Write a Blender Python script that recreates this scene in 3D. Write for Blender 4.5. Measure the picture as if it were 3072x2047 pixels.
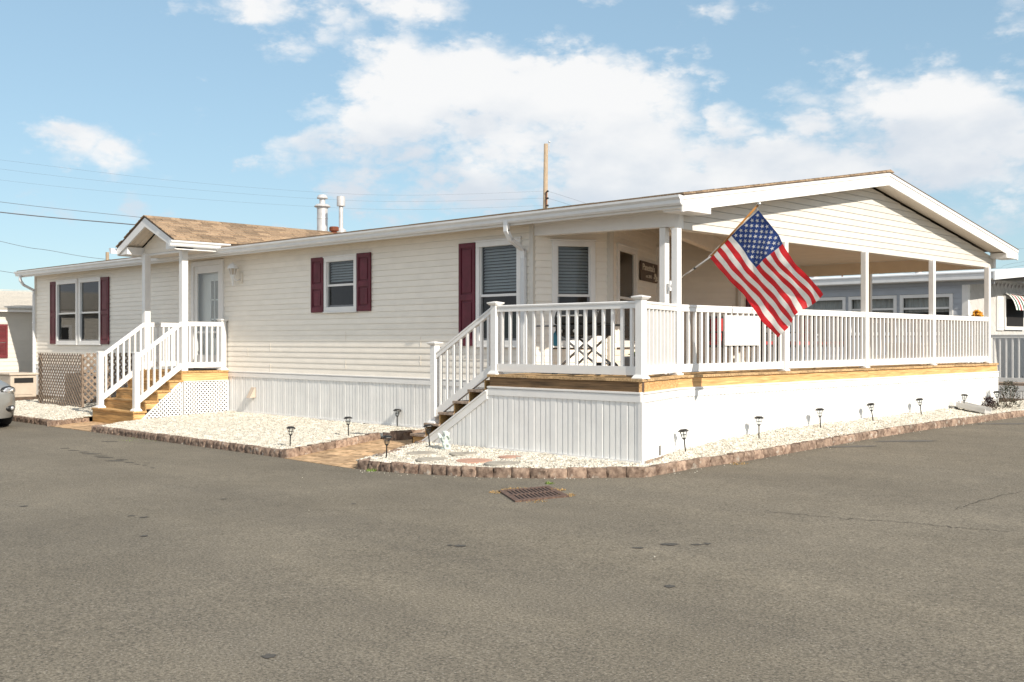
import bpy, bmesh, math, random
import numpy as np
from mathutils import Vector, Matrix
random.seed(7); rng = np.random.default_rng(7)
S = bpy.context.scene
for o in list(bpy.data.objects): bpy.data.objects.remove(o)
COL = S.collection
# ------------------------------------------------------------------ camera
CAMX, CAMY, CAMZ = 8.194, -10.596, 1.55
cd = bpy.data.cameras.new('camera'); cam = bpy.data.objects.new('camera', cd); COL.objects.link(cam)
cam.location = (CAMX, CAMY, CAMZ); cam.rotation_euler = (math.radians(90), 0, math.radians(44.6))
cd.sensor_width = 36; cd.lens = 37.85; cd.clip_end = 3000; cd.clip_start = .1
S.camera = cam
# ------------------------------------------------------------------ light
SUN = Vector((.842, -.131, .523)).normalized()
SUN_EL = math.asin(SUN.z)
SKY_STRENGTH = .162   # of a gamma-softened sky
EXPOSURE = 1.0
sd = bpy.data.lights.new('sun', 'SUN'); so = bpy.data.objects.new('sun', sd); COL.objects.link(so)
sd.energy = 2.9; sd.angle = math.radians(.5); sd.color = (1, .91, .78)
so.rotation_euler = SUN.to_track_quat('Z', 'Y').to_euler(); so.location = (20, -5, 15)
S.view_settings.view_transform = 'Standard'; S.view_settings.look = 'None'
S.view_settings.exposure = EXPOSURE; S.view_settings.gamma = 1
S.cycles.max_bounces = 6; S.cycles.diffuse_bounces = 4; S.cycles.transparent_max_bounces = 12

# ------------------------------------------------------------------ node helpers
def nn(nt, t, **k):
    n = nt.nodes.new(t)
    for a, b in k.items():
        if a.startswith('i_'):
            n.inputs[int(a[2:]) if a[2:].isdigit() else a[2:].replace('_', ' ')].default_value = b
        else: setattr(n, a, b)
    return n
def lk(nt, a, b): nt.links.new(a, b)
def math_(nt, op, a, b=None, c=None, clamp=False):
    n = nt.nodes.new('ShaderNodeMath'); n.operation = op; n.use_clamp = clamp
    for i, v in enumerate((a, b, c)):
        if v is None: continue
        if isinstance(v, (int, float)): n.inputs[i].default_value = v
        else: nt.links.new(v, n.inputs[i])
    return n.outputs[0]
def mixc(nt, f, a, b, typ='MIX'):
    n = nt.nodes.new('ShaderNodeMix'); n.data_type = 'RGBA'; n.blend_type = typ
    for i, v in ((0, f), (6, a), (7, b)):
        if isinstance(v, (int, float)): n.inputs[i].default_value = v
        elif isinstance(v, tuple): n.inputs[i].default_value = (*v, 1) if len(v) == 3 else v
        else: nt.links.new(v, n.inputs[i])
    return n.outputs[2]
def ramp(nt, f, p0, p1, c0=(0, 0, 0), c1=(1, 1, 1)):
    n = nt.nodes.new('ShaderNodeValToRGB'); e = n.color_ramp.elements
    e[0].position = p0; e[1].position = p1; e[0].color = (*c0, 1); e[1].color = (*c1, 1)
    nt.links.new(f, n.inputs[0]); return n.outputs[0]

# ------------------------------------------------------------------ world: clear sky with fair-weather cumulus
W = bpy.data.worlds.new('World'); S.world = W; W.use_nodes = True; W.cycles.sampling_method = 'MANUAL'; W.cycles.sample_map_resolution = 256; nt = W.node_tree; nt.nodes.clear()
sky = nn(nt, 'ShaderNodeTexSky', sky_type='NISHITA', sun_disc=False)
sky.sun_elevation = SUN_EL; sky.sun_rotation = math.atan2(SUN.x, SUN.y); sky.altitude = 0
sky.air_density = 1.0; sky.dust_density = 0.; sky.ozone_density = 2.2
skyb = nn(nt, 'ShaderNodeBackground', i_Strength=SKY_STRENGTH); gm = nn(nt, 'ShaderNodeGamma', i_1=.45); lk(nt, sky.outputs[0], gm.inputs[0]); lk(nt, mixc(nt, 1., gm.outputs[0], (.79, .985, 1.08), 'MULTIPLY'), skyb.inputs[0])   # softened, milky blue
tc = nn(nt, 'ShaderNodeTexCoord'); sep = nn(nt, 'ShaderNodeSeparateXYZ'); lk(nt, tc.outputs['Generated'], sep.inputs[0])
az = math_(nt, 'ARCTAN2', sep.outputs[0], sep.outputs[1])            # compass direction, 0 = +Y, + towards +X
el = math_(nt, 'ARCSINE', sep.outputs[2])
n1 = nn(nt, 'ShaderNodeTexNoise', i_Scale=7.0, i_Detail=6.0, i_Roughness=.56); mp = nn(nt, 'ShaderNodeMapping'); mp.inputs['Scale'].default_value = (1, 1, 1.9)
mp.inputs['Location'].default_value = (3.1, 1.7, .4)
lk(nt, tc.outputs['Generated'], mp.inputs[0]); lk(nt, mp.outputs[0], n1.inputs[0])
n3 = nn(nt, 'ShaderNodeTexNoise', i_Scale=30.0, i_Detail=4.0, i_Roughness=.62); lk(nt, mp.outputs[0], n3.inputs[0])
n2 = nn(nt, 'ShaderNodeTexNoise', i_Scale=3.2, i_Detail=2.0); lk(nt, mp.outputs[0], n2.inputs[0])
AZ0 = -44.6
def blob(a, e, sa, se, amp):
    a0 = math.radians(AZ0 + a); e0 = math.radians(e)
    da = math_(nt, 'DIVIDE', math_(nt, 'SUBTRACT', az, a0), math.radians(sa))
    de = math_(nt, 'DIVIDE', math_(nt, 'SUBTRACT', el, e0), math.radians(se))
    r = math_(nt, 'ADD', math_(nt, 'MULTIPLY', da, da), math_(nt, 'MULTIPLY', de, de))
    return math_(nt, 'MULTIPLY', math_(nt, 'EXPONENT', math_(nt, 'MULTIPLY', r, -1.0)), amp)
blobs = [(-5.5, 13.3, 5.5, 2.1, .36), (2.0, 13.6, 5.5, 2.4, .40), (8.0, 13.0, 4.5, 2.0, .34), (1.5, 9.6, 11.0, 2.1, .36), (-9.5, 10.3, 3.6, 1.5, .22), (9.5, 9.2, 6.0, 2.0, .30),
         (-21.2, 9.9, 2.6, 1.6, .44), (-26.5, 10.3, 1.2, .8, .3), (21.5, 11.2, 6.0, 2.1, .40), (25.5, 9.4, 5.0, 2.4, .34), (17.5, 8.5, 6.0, 1.6, .26), (-11.5, 16.7, 3.0, 1.5, .33), (-6.5, 17.3, 3.0, 1.0, .26),
         (27.0, 15.6, 4.2, 2.2, .38), (0.0, 6.0, 26.0, 1.6, .16), (11.0, 16.8, 3.0, .9, .16), (5.0, 17.5, 2.0, .9, .18), (-21, 6.5, 8, 1.0, .10), (2.0, 7.6, 14.0, 1.3, .18)]
acc = None
for b in blobs:
    v = blob(*b); acc = v if acc is None else math_(nt, 'ADD', acc, v)
# unseen cloud over the rest of the sky, thickened to lift the ambient light
wide = math_(nt, 'MULTIPLY', math_(nt, 'SUBTRACT', n2.outputs[0], .29), 1.4)
off = math_(nt, 'ABSOLUTE', math_(nt, 'SUBTRACT', az, math.radians(AZ0)))
outm = nn(nt, 'ShaderNodeMapRange', interpolation_type='SMOOTHSTEP'); lk(nt, off, outm.inputs[0]); outm.inputs[1].default_value = .5; outm.inputs[2].default_value = .9
upm = nn(nt, 'ShaderNodeMapRange', interpolation_type='SMOOTHSTEP'); lk(nt, el, upm.inputs[0]); upm.inputs[1].default_value = .33; upm.inputs[2].default_value = .6
acc = math_(nt, 'ADD', acc, math_(nt, 'MULTIPLY', wide, math_(nt, 'MAXIMUM', outm.outputs[0], upm.outputs[0])))
dens = math_(nt, 'ADD', acc, math_(nt, 'MULTIPLY', math_(nt, 'SUBTRACT', n1.outputs[0], .5), .8))
dens = math_(nt, 'ADD', dens, math_(nt, 'MULTIPLY', math_(nt, 'SUBTRACT', n3.outputs[0], .5), .30))
wp = nn(nt, 'ShaderNodeVectorMath', operation='ADD'); ws = nn(nt, 'ShaderNodeVectorMath', operation='SCALE'); ws.inputs['Scale'].default_value = .06
lk(nt, n3.outputs['Color'], ws.inputs[0]); lk(nt, mp.outputs[0], wp.inputs[0]); lk(nt, ws.outputs[0], wp.inputs[1])
for sc_, am in ((15., .32), (38., .15)):        # rounded billows
    vb_ = nn(nt, 'ShaderNodeTexVoronoi', feature='F1', i_Scale=sc_); lk(nt, wp.outputs[0], vb_.inputs['Vector'])
    dens = math_(nt, 'ADD', dens, math_(nt, 'MULTIPLY', math_(nt, 'SUBTRACT', .42, vb_.outputs['Distance']), am))
mask = nn(nt, 'ShaderNodeMapRange', interpolation_type='SMOOTHSTEP'); lk(nt, dens, mask.inputs[0]); mask.inputs[1].default_value = .09; mask.inputs[2].default_value = .36
# thick parts show a soft grey underside
nlow = nn(nt, 'ShaderNodeTexNoise', i_Scale=7.0, i_Detail=3.0); mp2 = nn(nt, 'ShaderNodeMapping'); mp2.inputs['Scale'].default_value = (1, 1, 1.9)
mp2.inputs['Location'].default_value = (3.1, 1.7, .46); lk(nt, tc.outputs['Generated'], mp2.inputs[0]); lk(nt, mp2.outputs[0], nlow.inputs[0])
shd = math_(nt, 'SUBTRACT', nlow.outputs[0], n1.outputs[0])
elg = math_(nt, 'MULTIPLY', math_(nt, 'SUBTRACT', math.radians(11.8), el), 6.5)
sh2 = nn(nt, 'ShaderNodeMapRange', interpolation_type='SMOOTHSTEP'); lk(nt, math_(nt, 'ADD', math_(nt, 'MULTIPLY', shd, 1.7), elg), sh2.inputs[0]); sh2.inputs[1].default_value = -.15; sh2.inputs[2].default_value = .6
ccol = mixc(nt, sh2.outputs[0], (.56, .555, .55), (.40, .43, .47))
cb = nn(nt, 'ShaderNodeBackground', i_Strength=.88); lk(nt, ccol, cb.inputs[0])
ms = nn(nt, 'ShaderNodeMixShader'); lk(nt, math_(nt, 'MULTIPLY', mask.outputs[0], .93), ms.inputs[0]); lk(nt, skyb.outputs[0], ms.inputs[1]); lk(nt, cb.outputs[0], ms.inputs[2])
wo = nn(nt, 'ShaderNodeOutputWorld'); lk(nt, ms.outputs[0], wo.inputs[0])

# ------------------------------------------------------------------ photo pixel -> place (a pixel gives a direction; the plane it lies on gives the distance)
FPX, CX, CY = 3230., 1536., 1023.5
_t = math.radians(45.4)
FW = np.array([-math.cos(_t), math.sin(_t)]); RT = np.array([math.sin(_t), math.cos(_t)])
def ray(px, py):
    h = FW + (px - CX) / FPX * RT
    return h[0], h[1], -(py - CY) / FPX
def onZ(px, py, z):
    a, b, c = ray(px, py); t = (z - CAMZ) / c; return Vector((CAMX + a * t, CAMY + b * t, z))
def onY(px, py, Y):
    a, b, c = ray(px, py); t = (Y - CAMY) / b; return Vector((CAMX + a * t, Y, CAMZ + c * t))
def onX(px, py, X):
    a, b, c = ray(px, py); t = (X - CAMX) / a; return Vector((X, CAMY + b * t, CAMZ + c * t))
def atD(px, py, d):
    a, b, c = ray(px, py); return Vector((CAMX + a * d, CAMY + b * d, CAMZ + c * d))
def ss(a, b, t):
    t = np.clip((np.asarray(t, float) - a) / (b - a), 0, 1); return t * t * (3 - 2 * t)
def gz(x, y): return -.17 + .10 * ss(-4, 1, x) + .12 * ss(-1, 8, y) * ss(-4, 1, x)       # asphalt falls towards the drain corner
def pathz(x, y): return -.163 + .135 * np.clip((np.asarray(y, float) + 1.7) / 1.95, 0, 1)
def bedz(x, y):
    x = np.asarray(x, float); y = np.asarray(y, float)
    left = -.078 + np.clip((y + 1.6) / 3.2, 0, 1) * np.where(x < -9, .12, .108)
    g = gz(x, y) + .085
    fr = g + (.03 - g) * np.clip((y + 1.65) / 1.65, 0, 1)
    sk = .03 + .17 * ss(0, 4.5, y) + .03 * ss(4.5, 12, y)
    en = g + (sk - g) * np.clip((.3 - x) / .75, 0, 1)
    right = np.where(y > 0, en, fr)
    return np.where(x < -4.6, left, right)
def onBed(px, py):
    z = 0.
    for i in range(50):
        p = onZ(px, py, z); z = .5 * z + .5 * float(bedz(p.x, p.y))
    return Vector((p.x, p.y, float(bedz(p.x, p.y))))
def onG(px, py):
    z = -.1
    for i in range(50):
        p = onZ(px, py, z); z = .5 * z + .5 * float(gz(p.x, p.y))
    return Vector((p.x, p.y, float(gz(p.x, p.y))))

# ------------------------------------------------------------------ materials
MATS = {}
def M(name, col, rough=.5, var=.12, scale=6., bump=0., bscale=80., rnd=0., metal=0., stretch=None, rot=0., col2=None, spec=.5, detail=5., speck=None, trans=0.):
    m = bpy.data.materials.new(name); m.use_nodes = True; t = m.node_tree; b = t.nodes['Principled BSDF']
    tc = nn(t, 'ShaderNodeTexCoord'); v = tc.outputs['Object']
    if stretch:
        r = nn(t, 'ShaderNodeMapping'); r.inputs['Rotation'].default_value = (0, 0, rot); lk(t, v, r.inputs[0])
        mp = nn(t, 'ShaderNodeMapping'); mp.inputs['Scale'].default_value = stretch; lk(t, r.outputs[0], mp.inputs[0]); v = mp.outputs[0]
    oi = nn(t, 'ShaderNodeObjectInfo')
    if rnd:   # shift the pattern from piece to piece
        ad = nn(t, 'ShaderNodeVectorMath', operation='ADD'); cx = nn(t, 'ShaderNodeCombineXYZ')
        for i in range(3): lk(t, math_(t, 'MULTIPLY', oi.outputs['Random'], 31.7 + 11 * i), cx.inputs[i])
        lk(t, v, ad.inputs[0]); lk(t, cx.outputs[0], ad.inputs[1]); v = ad.outputs[0]
    n = nn(t, 'ShaderNodeTexNoise', i_Scale=scale, i_Detail=detail, i_Roughness=.6); lk(t, v, n.inputs[0])
    c0 = tuple(x * (1 - var) for x in col); c1 = tuple(min(1, x * (1 + var)) for x in (col2 or col))
    c = ramp(t, n.outputs[0], .32, .68, c0, c1)
    if speck:
        vn = nn(t, 'ShaderNodeTexNoise', i_Scale=speck[0], i_Detail=3.); lk(t, v, vn.inputs[0])
        c = mixc(t, ramp(t, vn.outputs[0], speck[1], speck[1] + .08), c, speck[2])
    if rnd:
        h = nn(t, 'ShaderNodeHueSaturation'); lk(t, c, h.inputs['Color'])
        lk(t, math_(t, 'ADD', math_(t, 'MULTIPLY', oi.outputs['Random'], 2 * rnd), 1 - rnd), h.inputs['Value']); c = h.outputs[0]
    lk(t, c, b.inputs['Base Color']); b.inputs['Roughness'].default_value = rough; b.inputs['Metallic'].default_value = metal
    b.inputs['Specular IOR Level'].default_value = spec
    if bump:
        bn = nn(t, 'ShaderNodeTexNoise', i_Scale=bscale, i_Detail=6.); lk(t, v, bn.inputs[0])
        bp = nn(t, 'ShaderNodeBump', i_Strength=bump, i_Distance=.01); lk(t, bn.outputs[0], bp.inputs['Height']); lk(t, bp.outputs[0], b.inputs['Normal'])
    if trans:
        tr = nn(t, 'ShaderNodeBsdfTranslucent'); lk(t, c, tr.inputs[0]); mx = nn(t, 'ShaderNodeMixShader', i_0=trans)
        lk(t, b.outputs[0], mx.inputs[1]); lk(t, tr.outputs[0], mx.inputs[2]); lk(t, mx.outputs[0], t.nodes['Material Output'].inputs[0])
    MATS[name] = m; return m
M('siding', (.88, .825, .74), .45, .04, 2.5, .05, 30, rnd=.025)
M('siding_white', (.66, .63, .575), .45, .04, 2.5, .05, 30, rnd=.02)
M('vinyl', (.81, .80, .785), .35, .04, 3., .03, 20, rnd=.015)
M('vinyl_cream', (.78, .71, .61), .4, .04, 3.)
M('soffit', (.76, .68, .58), .5, .05, 3., rnd=.02)
M('skirting', (.82, .815, .80), .38, .05, 3., .05, 25, rnd=.02)
M('metal_white', (.78, .79, .80), .35, .05, 4.)
M('shutter', (.105, .006, .018), .55, .15, 5., .1, 60, col2=(.12, .011, .026))
M('shutter_red', (.17, .022, .028), .55, .15, 5.)
M('wood_deck', (.42, .26, .115), .7, .35, 5., .3, 40, rnd=.22, stretch=(.5, 9, 9), rot=-math.pi / 4, col2=(.50, .34, .18))
M('wood_x', (.40, .235, .085), .7, .32, 4., .3, 40, rnd=.10, stretch=(.6, 12, 14), col2=(.52, .315, .125))
M('wood_y', (.58, .315, .115), .7, .3, 4., .3, 40, rnd=.08, stretch=(12, .6, 14), col2=(.68, .41, .18))
M('wood_shaded', (.13, .072, .03), .7, .4, 4., .3, 40, rnd=.08, stretch=(.6, 12, 14), col2=(.22, .13, .06))  # darker copy of the deck timber, painting in the front rim's shade
M('wood_grey', (.26, .195, .15), .8, .3, 6., .3, 40, rnd=.15, stretch=(4, 4, 4), col2=(.34, .26, .20))
M('wood_dark', (.10, .065, .045), .7, .3, 8., .4, 60)
M('shingle', (.24, .16, .10), .9, .3, 40., .5, 150, rnd=.34, col2=(.32, .23, .15))
M('shingle_dark', (.12, .09, .07), .9, .3, 40., .5, 150, rnd=.22)
M('shingle_grey', (.50, .47, .42), .9, .15, 20., .4, 150)
M('block', (.185, .115, .085), .92, .4, 14., .8, 90, rnd=.30, col2=(.28, .205, .155), speck=(9., .62, (.38, .33, .28)))
M('paver', (.40, .255, .135), .85, .3, 9., .4, 70, rnd=.22, col2=(.50, .34, .20))
M('pebble', (.47, .435, .36), .75, .25, 11., .2, 120, col2=(.63, .60, .53), speck=(19., .61, (.32, .25, .16)))
M('pebble_bed', (.30, .26, .20), .9, .3, 30.)
M('stone_grey', (.36, .33, .28), .9, .25, 12., .5, 60, rnd=.1)
M('stone_pink', (.46, .27, .20), .9, .2, 12., .5, 60)
M('black_metal', (.022, .021, .02), .4, .2, 20., metal=.3)
M('black_plastic', (.016, .016, .017), .45, .2, 20.)
M('grey_metal', (.22, .22, .225), .4, .15, 12., metal=.6)
M('galvanized', (.60, .60, .61), .45, .12, 6., metal=.35)
M('rust', (.16, .045, .02), .8, .4, 14., .4, 60)
M('iron', (.085, .05, .038), .8, .35, 30., .5, 90, col2=(.13, .08, .06))
M('dark', (.012, .011, .011), .8, .1, 5.)
M('room_shade', (.045, .04, .037), .9, .3, 2.)  # near-black colour stands in for the unlit interior behind panes
M('blind', (.30, .32, .33), .6, .05, 5.)
M('curtain', (.40, .39, .38), .8, .2, 9., stretch=(9, 1, .3))
M('statue', (.52, .58, .55), .7, .12, 20., .4, 60)
M('leaf', (.055, .085, .022), .6, .4, 30., rnd=.2)
M('leaf_lime', (.20, .27, .045), .6, .3, 30., trans=.25)
M('leaf_dark', (.045, .05, .028), .7, .4, 30.)
M('leaf_wine', (.035, .014, .014), .7, .4, 30.)
M('straw', (.45, .28, .10), .9, .4, 30.)
M('grass', (.16, .24, .04), .8, .3, 30.)
M('flower', (.62, .14, .02), .7, .4, 40., col2=(.75, .38, .02))
M('pole_wood', (.38, .29, .20), .9, .3, 7., .5, 50, stretch=(9, 9, .6))
M('varnish', (.36, .16, .035), .35, .2, 9.)
M('steel', (.55, .54, .52), .3, .1, 9., metal=.8)
M('wire', (.10, .10, .11), .6, .1, 5.)
M('flag_red', (.60, .016, .022), .55, .10, 20., trans=.42)
M('flag_white', (.80, .78, .74), .55, .05, 20., trans=.42)
M('flag_blue', (.016, .045, .19), .55, .12, 20., trans=.30)
M('paper_white', (.80, .79, .77), .6, .02, 3.)
M('letter', (.62, .56, .47), .7, .1, 10.)
M('car_paint', (.36, .36, .345), .28, .03, 3., metal=.55)
M('rubber', (.012, .012, .012), .85, .2, 20.)
M('lens', (.55, .56, .58), .1, .35, 22., metal=.6)
M('cushion', (.42, .03, .03), .8, .2, 9.)
M('blue_grey_siding', (.42, .45, .50), .5, .05, 3., rnd=.02)
M('grey_board', (.58, .57, .55), .6, .08, 4., rnd=.03)
M('beige_plastic', (.52, .44, .36), .5, .06, 4.)
M('lattice_brown', (.24, .18, .135), .8, .3, 8., .3, 50, rnd=.15)
M('mat_grey', (.30, .31, .32), .9, .2, 40.)
M('awning_white', (.78, .77, .73), .8, .05, 5.)
M('awning_green', (.01, .09, .06), .8, .1, 5.)
M('awning_red', (.30, .012, .02), .8, .1, 5.)
M('cyan_can', (.03, .22, .33), .4, .1, 5.)
# glass: clear pane that mirrors more at a glancing angle
g = bpy.data.materials.new('glass'); g.use_nodes = True; t = g.node_tree; t.nodes.clear()
fr = nn(t, 'ShaderNodeFresnel', i_IOR=1.55); gl = nn(t, 'ShaderNodeBsdfGlossy', i_Roughness=.015); tp = nn(t, 'ShaderNodeBsdfTransparent'); tp.inputs[0].default_value = (.95, .97, .97, 1)
mx = nn(t, 'ShaderNodeMixShader'); gm_ = nn(t, 'ShaderNodeNewGeometry'); lk(t, math_(t, 'MULTIPLY', fr.outputs[0], math_(t, 'SUBTRACT', 1.0, gm_.outputs['Backfacing'])), mx.inputs[0]); lk(t, tp.outputs[0], mx.inputs[1]); lk(t, gl.outputs[0], mx.inputs[2])
oo = nn(t, 'ShaderNodeOutputMaterial'); lk(t, mx.outputs[0], oo.inputs[0]); MATS['glass'] = g
# asphalt: grey binder, fine pale stone grains, broad worn patches
a = bpy.data.materials.new('asphalt'); a.use_nodes = True; t = a.node_tree; b = t.nodes['Principled BSDF']; tc = nn(t, 'ShaderNodeTexCoord'); v = tc.outputs['Object']
big = nn(t, 'ShaderNodeTexNoise', i_Scale=.35, i_Detail=5., i_Roughness=.62); lk(t, v, big.inputs[0])
mid = nn(t, 'ShaderNodeTexNoise', i_Scale=3.5, i_Detail=6., i_Roughness=.7); lk(t, v, mid.inputs[0])
fin = nn(t, 'ShaderNodeTexNoise', i_Scale=52., i_Detail=5., i_Roughness=.85); lk(t, v, fin.inputs[0])
c = ramp(t, big.outputs[0], .3, .7, (.146, .130, .103), (.194, .174, .140))
wr = nn(t, 'ShaderNodeMapping'); wr.inputs['Rotation'].default_value = (0, 0, .62); wr.inputs['Scale'].default_value = (.10, .8, 1); lk(t, v, wr.inputs[0])
wv = nn(t, 'ShaderNodeTexNoise', i_Scale=1.0, i_Detail=4., i_Roughness=.55); lk(t, wr.outputs[0], wv.inputs[0])
c = mixc(t, .8, c, ramp(t, wv.outputs[0], .36, .64, (.86, .86, .87), (1.10, 1.09, 1.07)), 'MULTIPLY')
c = mixc(t, .6, c, ramp(t, mid.outputs[0], .3, .72, (.82, .82, .82), (1.14, 1.13, 1.11)), 'MULTIPLY')
c = mixc(t, 1., c, ramp(t, fin.outputs[0], .37, .65, (.36, .36, .36), (1.70, 1.68, 1.63)), 'MULTIPLY')
vo = nn(t, 'ShaderNodeTexVoronoi', i_Scale=58.); lk(t, v, vo.inputs[0])
sepc = nn(t, 'ShaderNodeSeparateColor'); lk(t, vo.outputs['Color'], sepc.inputs[0])
grain = math_(t, 'MULTIPLY', math_(t, 'LESS_THAN', vo.outputs['Distance'], .27), math_(t, 'GREATER_THAN', sepc.outputs[0], .78))
c = mixc(t, math_(t, 'MULTIPLY', grain, .6), c, mixc(t, sepc.outputs[1], (.27, .24, .20), (.44, .41, .36)))
dk = math_(t, 'MULTIPLY', math_(t, 'LESS_THAN', vo.outputs['Distance'], .3), math_(t, 'LESS_THAN', sepc.outputs[0], .12))
c = mixc(t, math_(t, 'MULTIPLY', dk, .5), c, (.05, .048, .044))
lk(t, c, b.inputs['Base Color']); b.inputs['Roughness'].default_value = .88; b.inputs['Specular IOR Level'].default_value = .3
bp = nn(t, 'ShaderNodeBump', i_Strength=.45, i_Distance=.008); lk(t, fin.outputs[0], bp.inputs['Height']); lk(t, bp.outputs[0], b.inputs['Normal']); MATS['asphalt'] = a
M('asphalt_wet', (.068, .062, .054), .8, .3, 60., .4, 90)
M('asphalt_patch', (.115, .108, .098), .9, .35, 60., .4, 90)
M('crack', (.035, .032, .028), .95, .3, 40.)
M('sand', (.42, .36, .27), .95, .35, 40., .4, 90)
# ------------------------------------------------------------------ geometry helpers
def link(o, parent=None):
    COL.objects.link(o)
    if parent is not None:
        o.parent = parent
        if parent.type == 'EMPTY': o.matrix_parent_inverse = Matrix.Translation(-parent.location)
    return o
def tag(o, label=None, cat=None, group=None, kind=None):
    if label: o['label'] = label
    if cat: o['category'] = cat
    if group: o['group'] = group
    if kind: o['kind'] = kind
    return o
def thing(name, loc, label, cat, group=None):
    o = bpy.data.objects.new(name, None); o.empty_display_size = .2; o.location = loc; COL.objects.link(o)
    return tag(o, label, cat, group)
class MB:
    def __init__(s): s.v = []; s.f = []; s.m = []
    def add(s, vs, fs, mi=0):
        b = len(s.v); s.v += [tuple(p) for p in vs]; s.f += [tuple(b + i for i in f) for f in fs]; s.m += [mi] * len(fs); return s
    def hexa(s, p, mi=0):   # 8 points: bottom ring 0-3, top ring 4-7
        return s.add(p, [(3, 2, 1, 0), (4, 5, 6, 7), (0, 1, 5, 4), (1, 2, 6, 5), (2, 3, 7, 6), (3, 0, 4, 7)], mi)
    def box(s, x0, x1, y0, y1, z0, z1, mi=0):
        return s.hexa([(x0, y0, z0), (x1, y0, z0), (x1, y1, z0), (x0, y1, z0), (x0, y0, z1), (x1, y0, z1), (x1, y1, z1), (x0, y1, z1)], mi)
    def ob(s, F, a0, a1, b0, b1, z0, z1, mi=0):   # F = (origin, along, outward); a along, b outward
        o, d, n = F
        P = lambda a, b, z: (o[0] + d[0] * a + n[0] * b, o[1] + d[1] * a + n[1] * b, z)
        return s.hexa([P(a0, b1, z0), P(a1, b1, z0), P(a1, b0, z0), P(a0, b0, z0), P(a0, b1, z1), P(a1, b1, z1), P(a1, b0, z1), P(a0, b0, z1)], mi)
    def beam(s, p, q, w, h, up=(0, 0, 1), mi=0):   # straight bar of section w x h
        p = Vector(p); q = Vector(q); d = (q - p).normalized(); u = Vector(up); sd = d.cross(u)
        if sd.length < 1e-4: sd = d.cross(Vector((1, 0, 0)))
        sd.normalize(); u = sd.cross(d).normalized(); a = sd * w / 2; b = u * h / 2
        return s.hexa([p - a - b, p + a - b, q + a - b, q - a - b, p - a + b, p + a + b, q + a + b, q - a + b], mi)
    def prism(s, poly, z0, z1, mi=0):
        n = len(poly); vs = [(x, y, z0) for x, y in poly] + [(x, y, z1) for x, y in poly]
        return s.add(vs, [tuple(range(n - 1, -1, -1)), tuple(range(n, 2 * n))] + [(i, (i + 1) % n, n + (i + 1) % n, n + i) for i in range(n)], mi)
    def extr(s, prof, p, q, out, up=(0, 0, 1), cap=True, mi=0):   # profile [(out, up)] swept from p to q
        p = Vector(p); q = Vector(q); o = Vector(out); u = Vector(up); n = len(prof)
        vs = [p + o * a + u * b for a, b in prof] + [q + o * a + u * b for a, b in prof]
        fs = [(i, (i + 1) % n, n + (i + 1) % n, n + i) for i in range(n)]
        if cap: fs += [tuple(range(n - 1, -1, -1)), tuple(range(n, 2 * n))]
        return s.add(vs, fs, mi)
    def tube(s, pts, r, n=8, mi=0, r1=None):
        pts = [Vector(p) for p in pts]; k = len(pts); vs = []
        for i, p in enumerate(pts):
            d = (pts[min(i + 1, k - 1)] - pts[max(i - 1, 0)]).normalized()
            a = d.cross(Vector((0, 0, 1))) if abs(d.z) < .95 else d.cross(Vector((1, 0, 0)))
            a.normalize(); b = a.cross(d); rr = r if r1 is None else r + (r1 - r) * i / (k - 1)
            vs += [p + a * rr * math.cos(2 * math.pi * j / n) + b * rr * math.sin(2 * math.pi * j / n) for j in range(n)]
        fs = [(i * n + j, i * n + (j + 1) % n, (i + 1) * n + (j + 1) % n, (i + 1) * n + j) for i in range(k - 1) for j in range(n)]
        return s.add(vs, fs + [tuple(range(n - 1, -1, -1)), tuple(range((k - 1) * n, k * n))], mi)
    def lathe(s, prof, c, n=16, mi=0, ax=(0, 0, 1)):
        c = Vector(c); A = Vector(ax).normalized(); u = A.orthogonal().normalized(); w = A.cross(u); vs = []
        for r, z in prof: vs += [c + A * z + (u * math.cos(2 * math.pi * j / n) + w * math.sin(2 * math.pi * j / n)) * max(r, 1e-4) for j in range(n)]
        k = len(prof)
        fs = [(i * n + j, i * n + (j + 1) % n, (i + 1) * n + (j + 1) % n, (i + 1) * n + j) for i in range(k - 1) for j in range(n)]
        return s.add(vs, fs + [tuple(range(n - 1, -1, -1)), tuple(range((k - 1) * n, k * n))], mi)
    def ell(s, c, r, n=10, m=7, mi=0, R=None):
        vs = []; c = Vector(c)
        for i in range(m + 1):
            th = math.pi * i / m
            for j in range(n):
                ph = 2 * math.pi * j / n; p = Vector((math.sin(th) * math.cos(ph) * r[0], math.sin(th) * math.sin(ph) * r[1], math.cos(th) * r[2]))
                vs.append(c + (R @ p if R else p))
        return s.add(vs, [(i * n + j, (i + 1) * n + j, (i + 1) * n + (j + 1) % n, i * n + (j + 1) % n) for i in range(m) for j in range(n)], mi)
    def mesh(s, name, mats, smooth=False):
        me = bpy.data.meshes.new(name); me.from_pydata(s.v, [], s.f)
        for m in (mats if isinstance(mats, (list, tuple)) else [mats]): me.materials.append(MATS[m])
        if any(s.m): me.polygons.foreach_set('material_index', s.m)
        if smooth: me.polygons.foreach_set('use_smooth', [True] * len(me.polygons))
        me.update(); return me
    def build(s, name, mats, parent=None, smooth=False, bevel=0, autos=None):
        me = s.mesh(name, mats, smooth or autos is not None)
        if autos is not None: me.set_sharp_from_angle(angle=math.radians(autos))
        o = bpy.data.objects.new(name, me); link(o, parent)
        if bevel:
            bm = o.modifiers.new('bevel', 'BEVEL'); bm.width = bevel; bm.segments = 2; bm.limit_method = 'ANGLE'
        return o
def inst(name, me, mat4, parent):
    o = bpy.data.objects.new(name, me); link(o, parent); o.matrix_basis = mat4; return o
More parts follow.
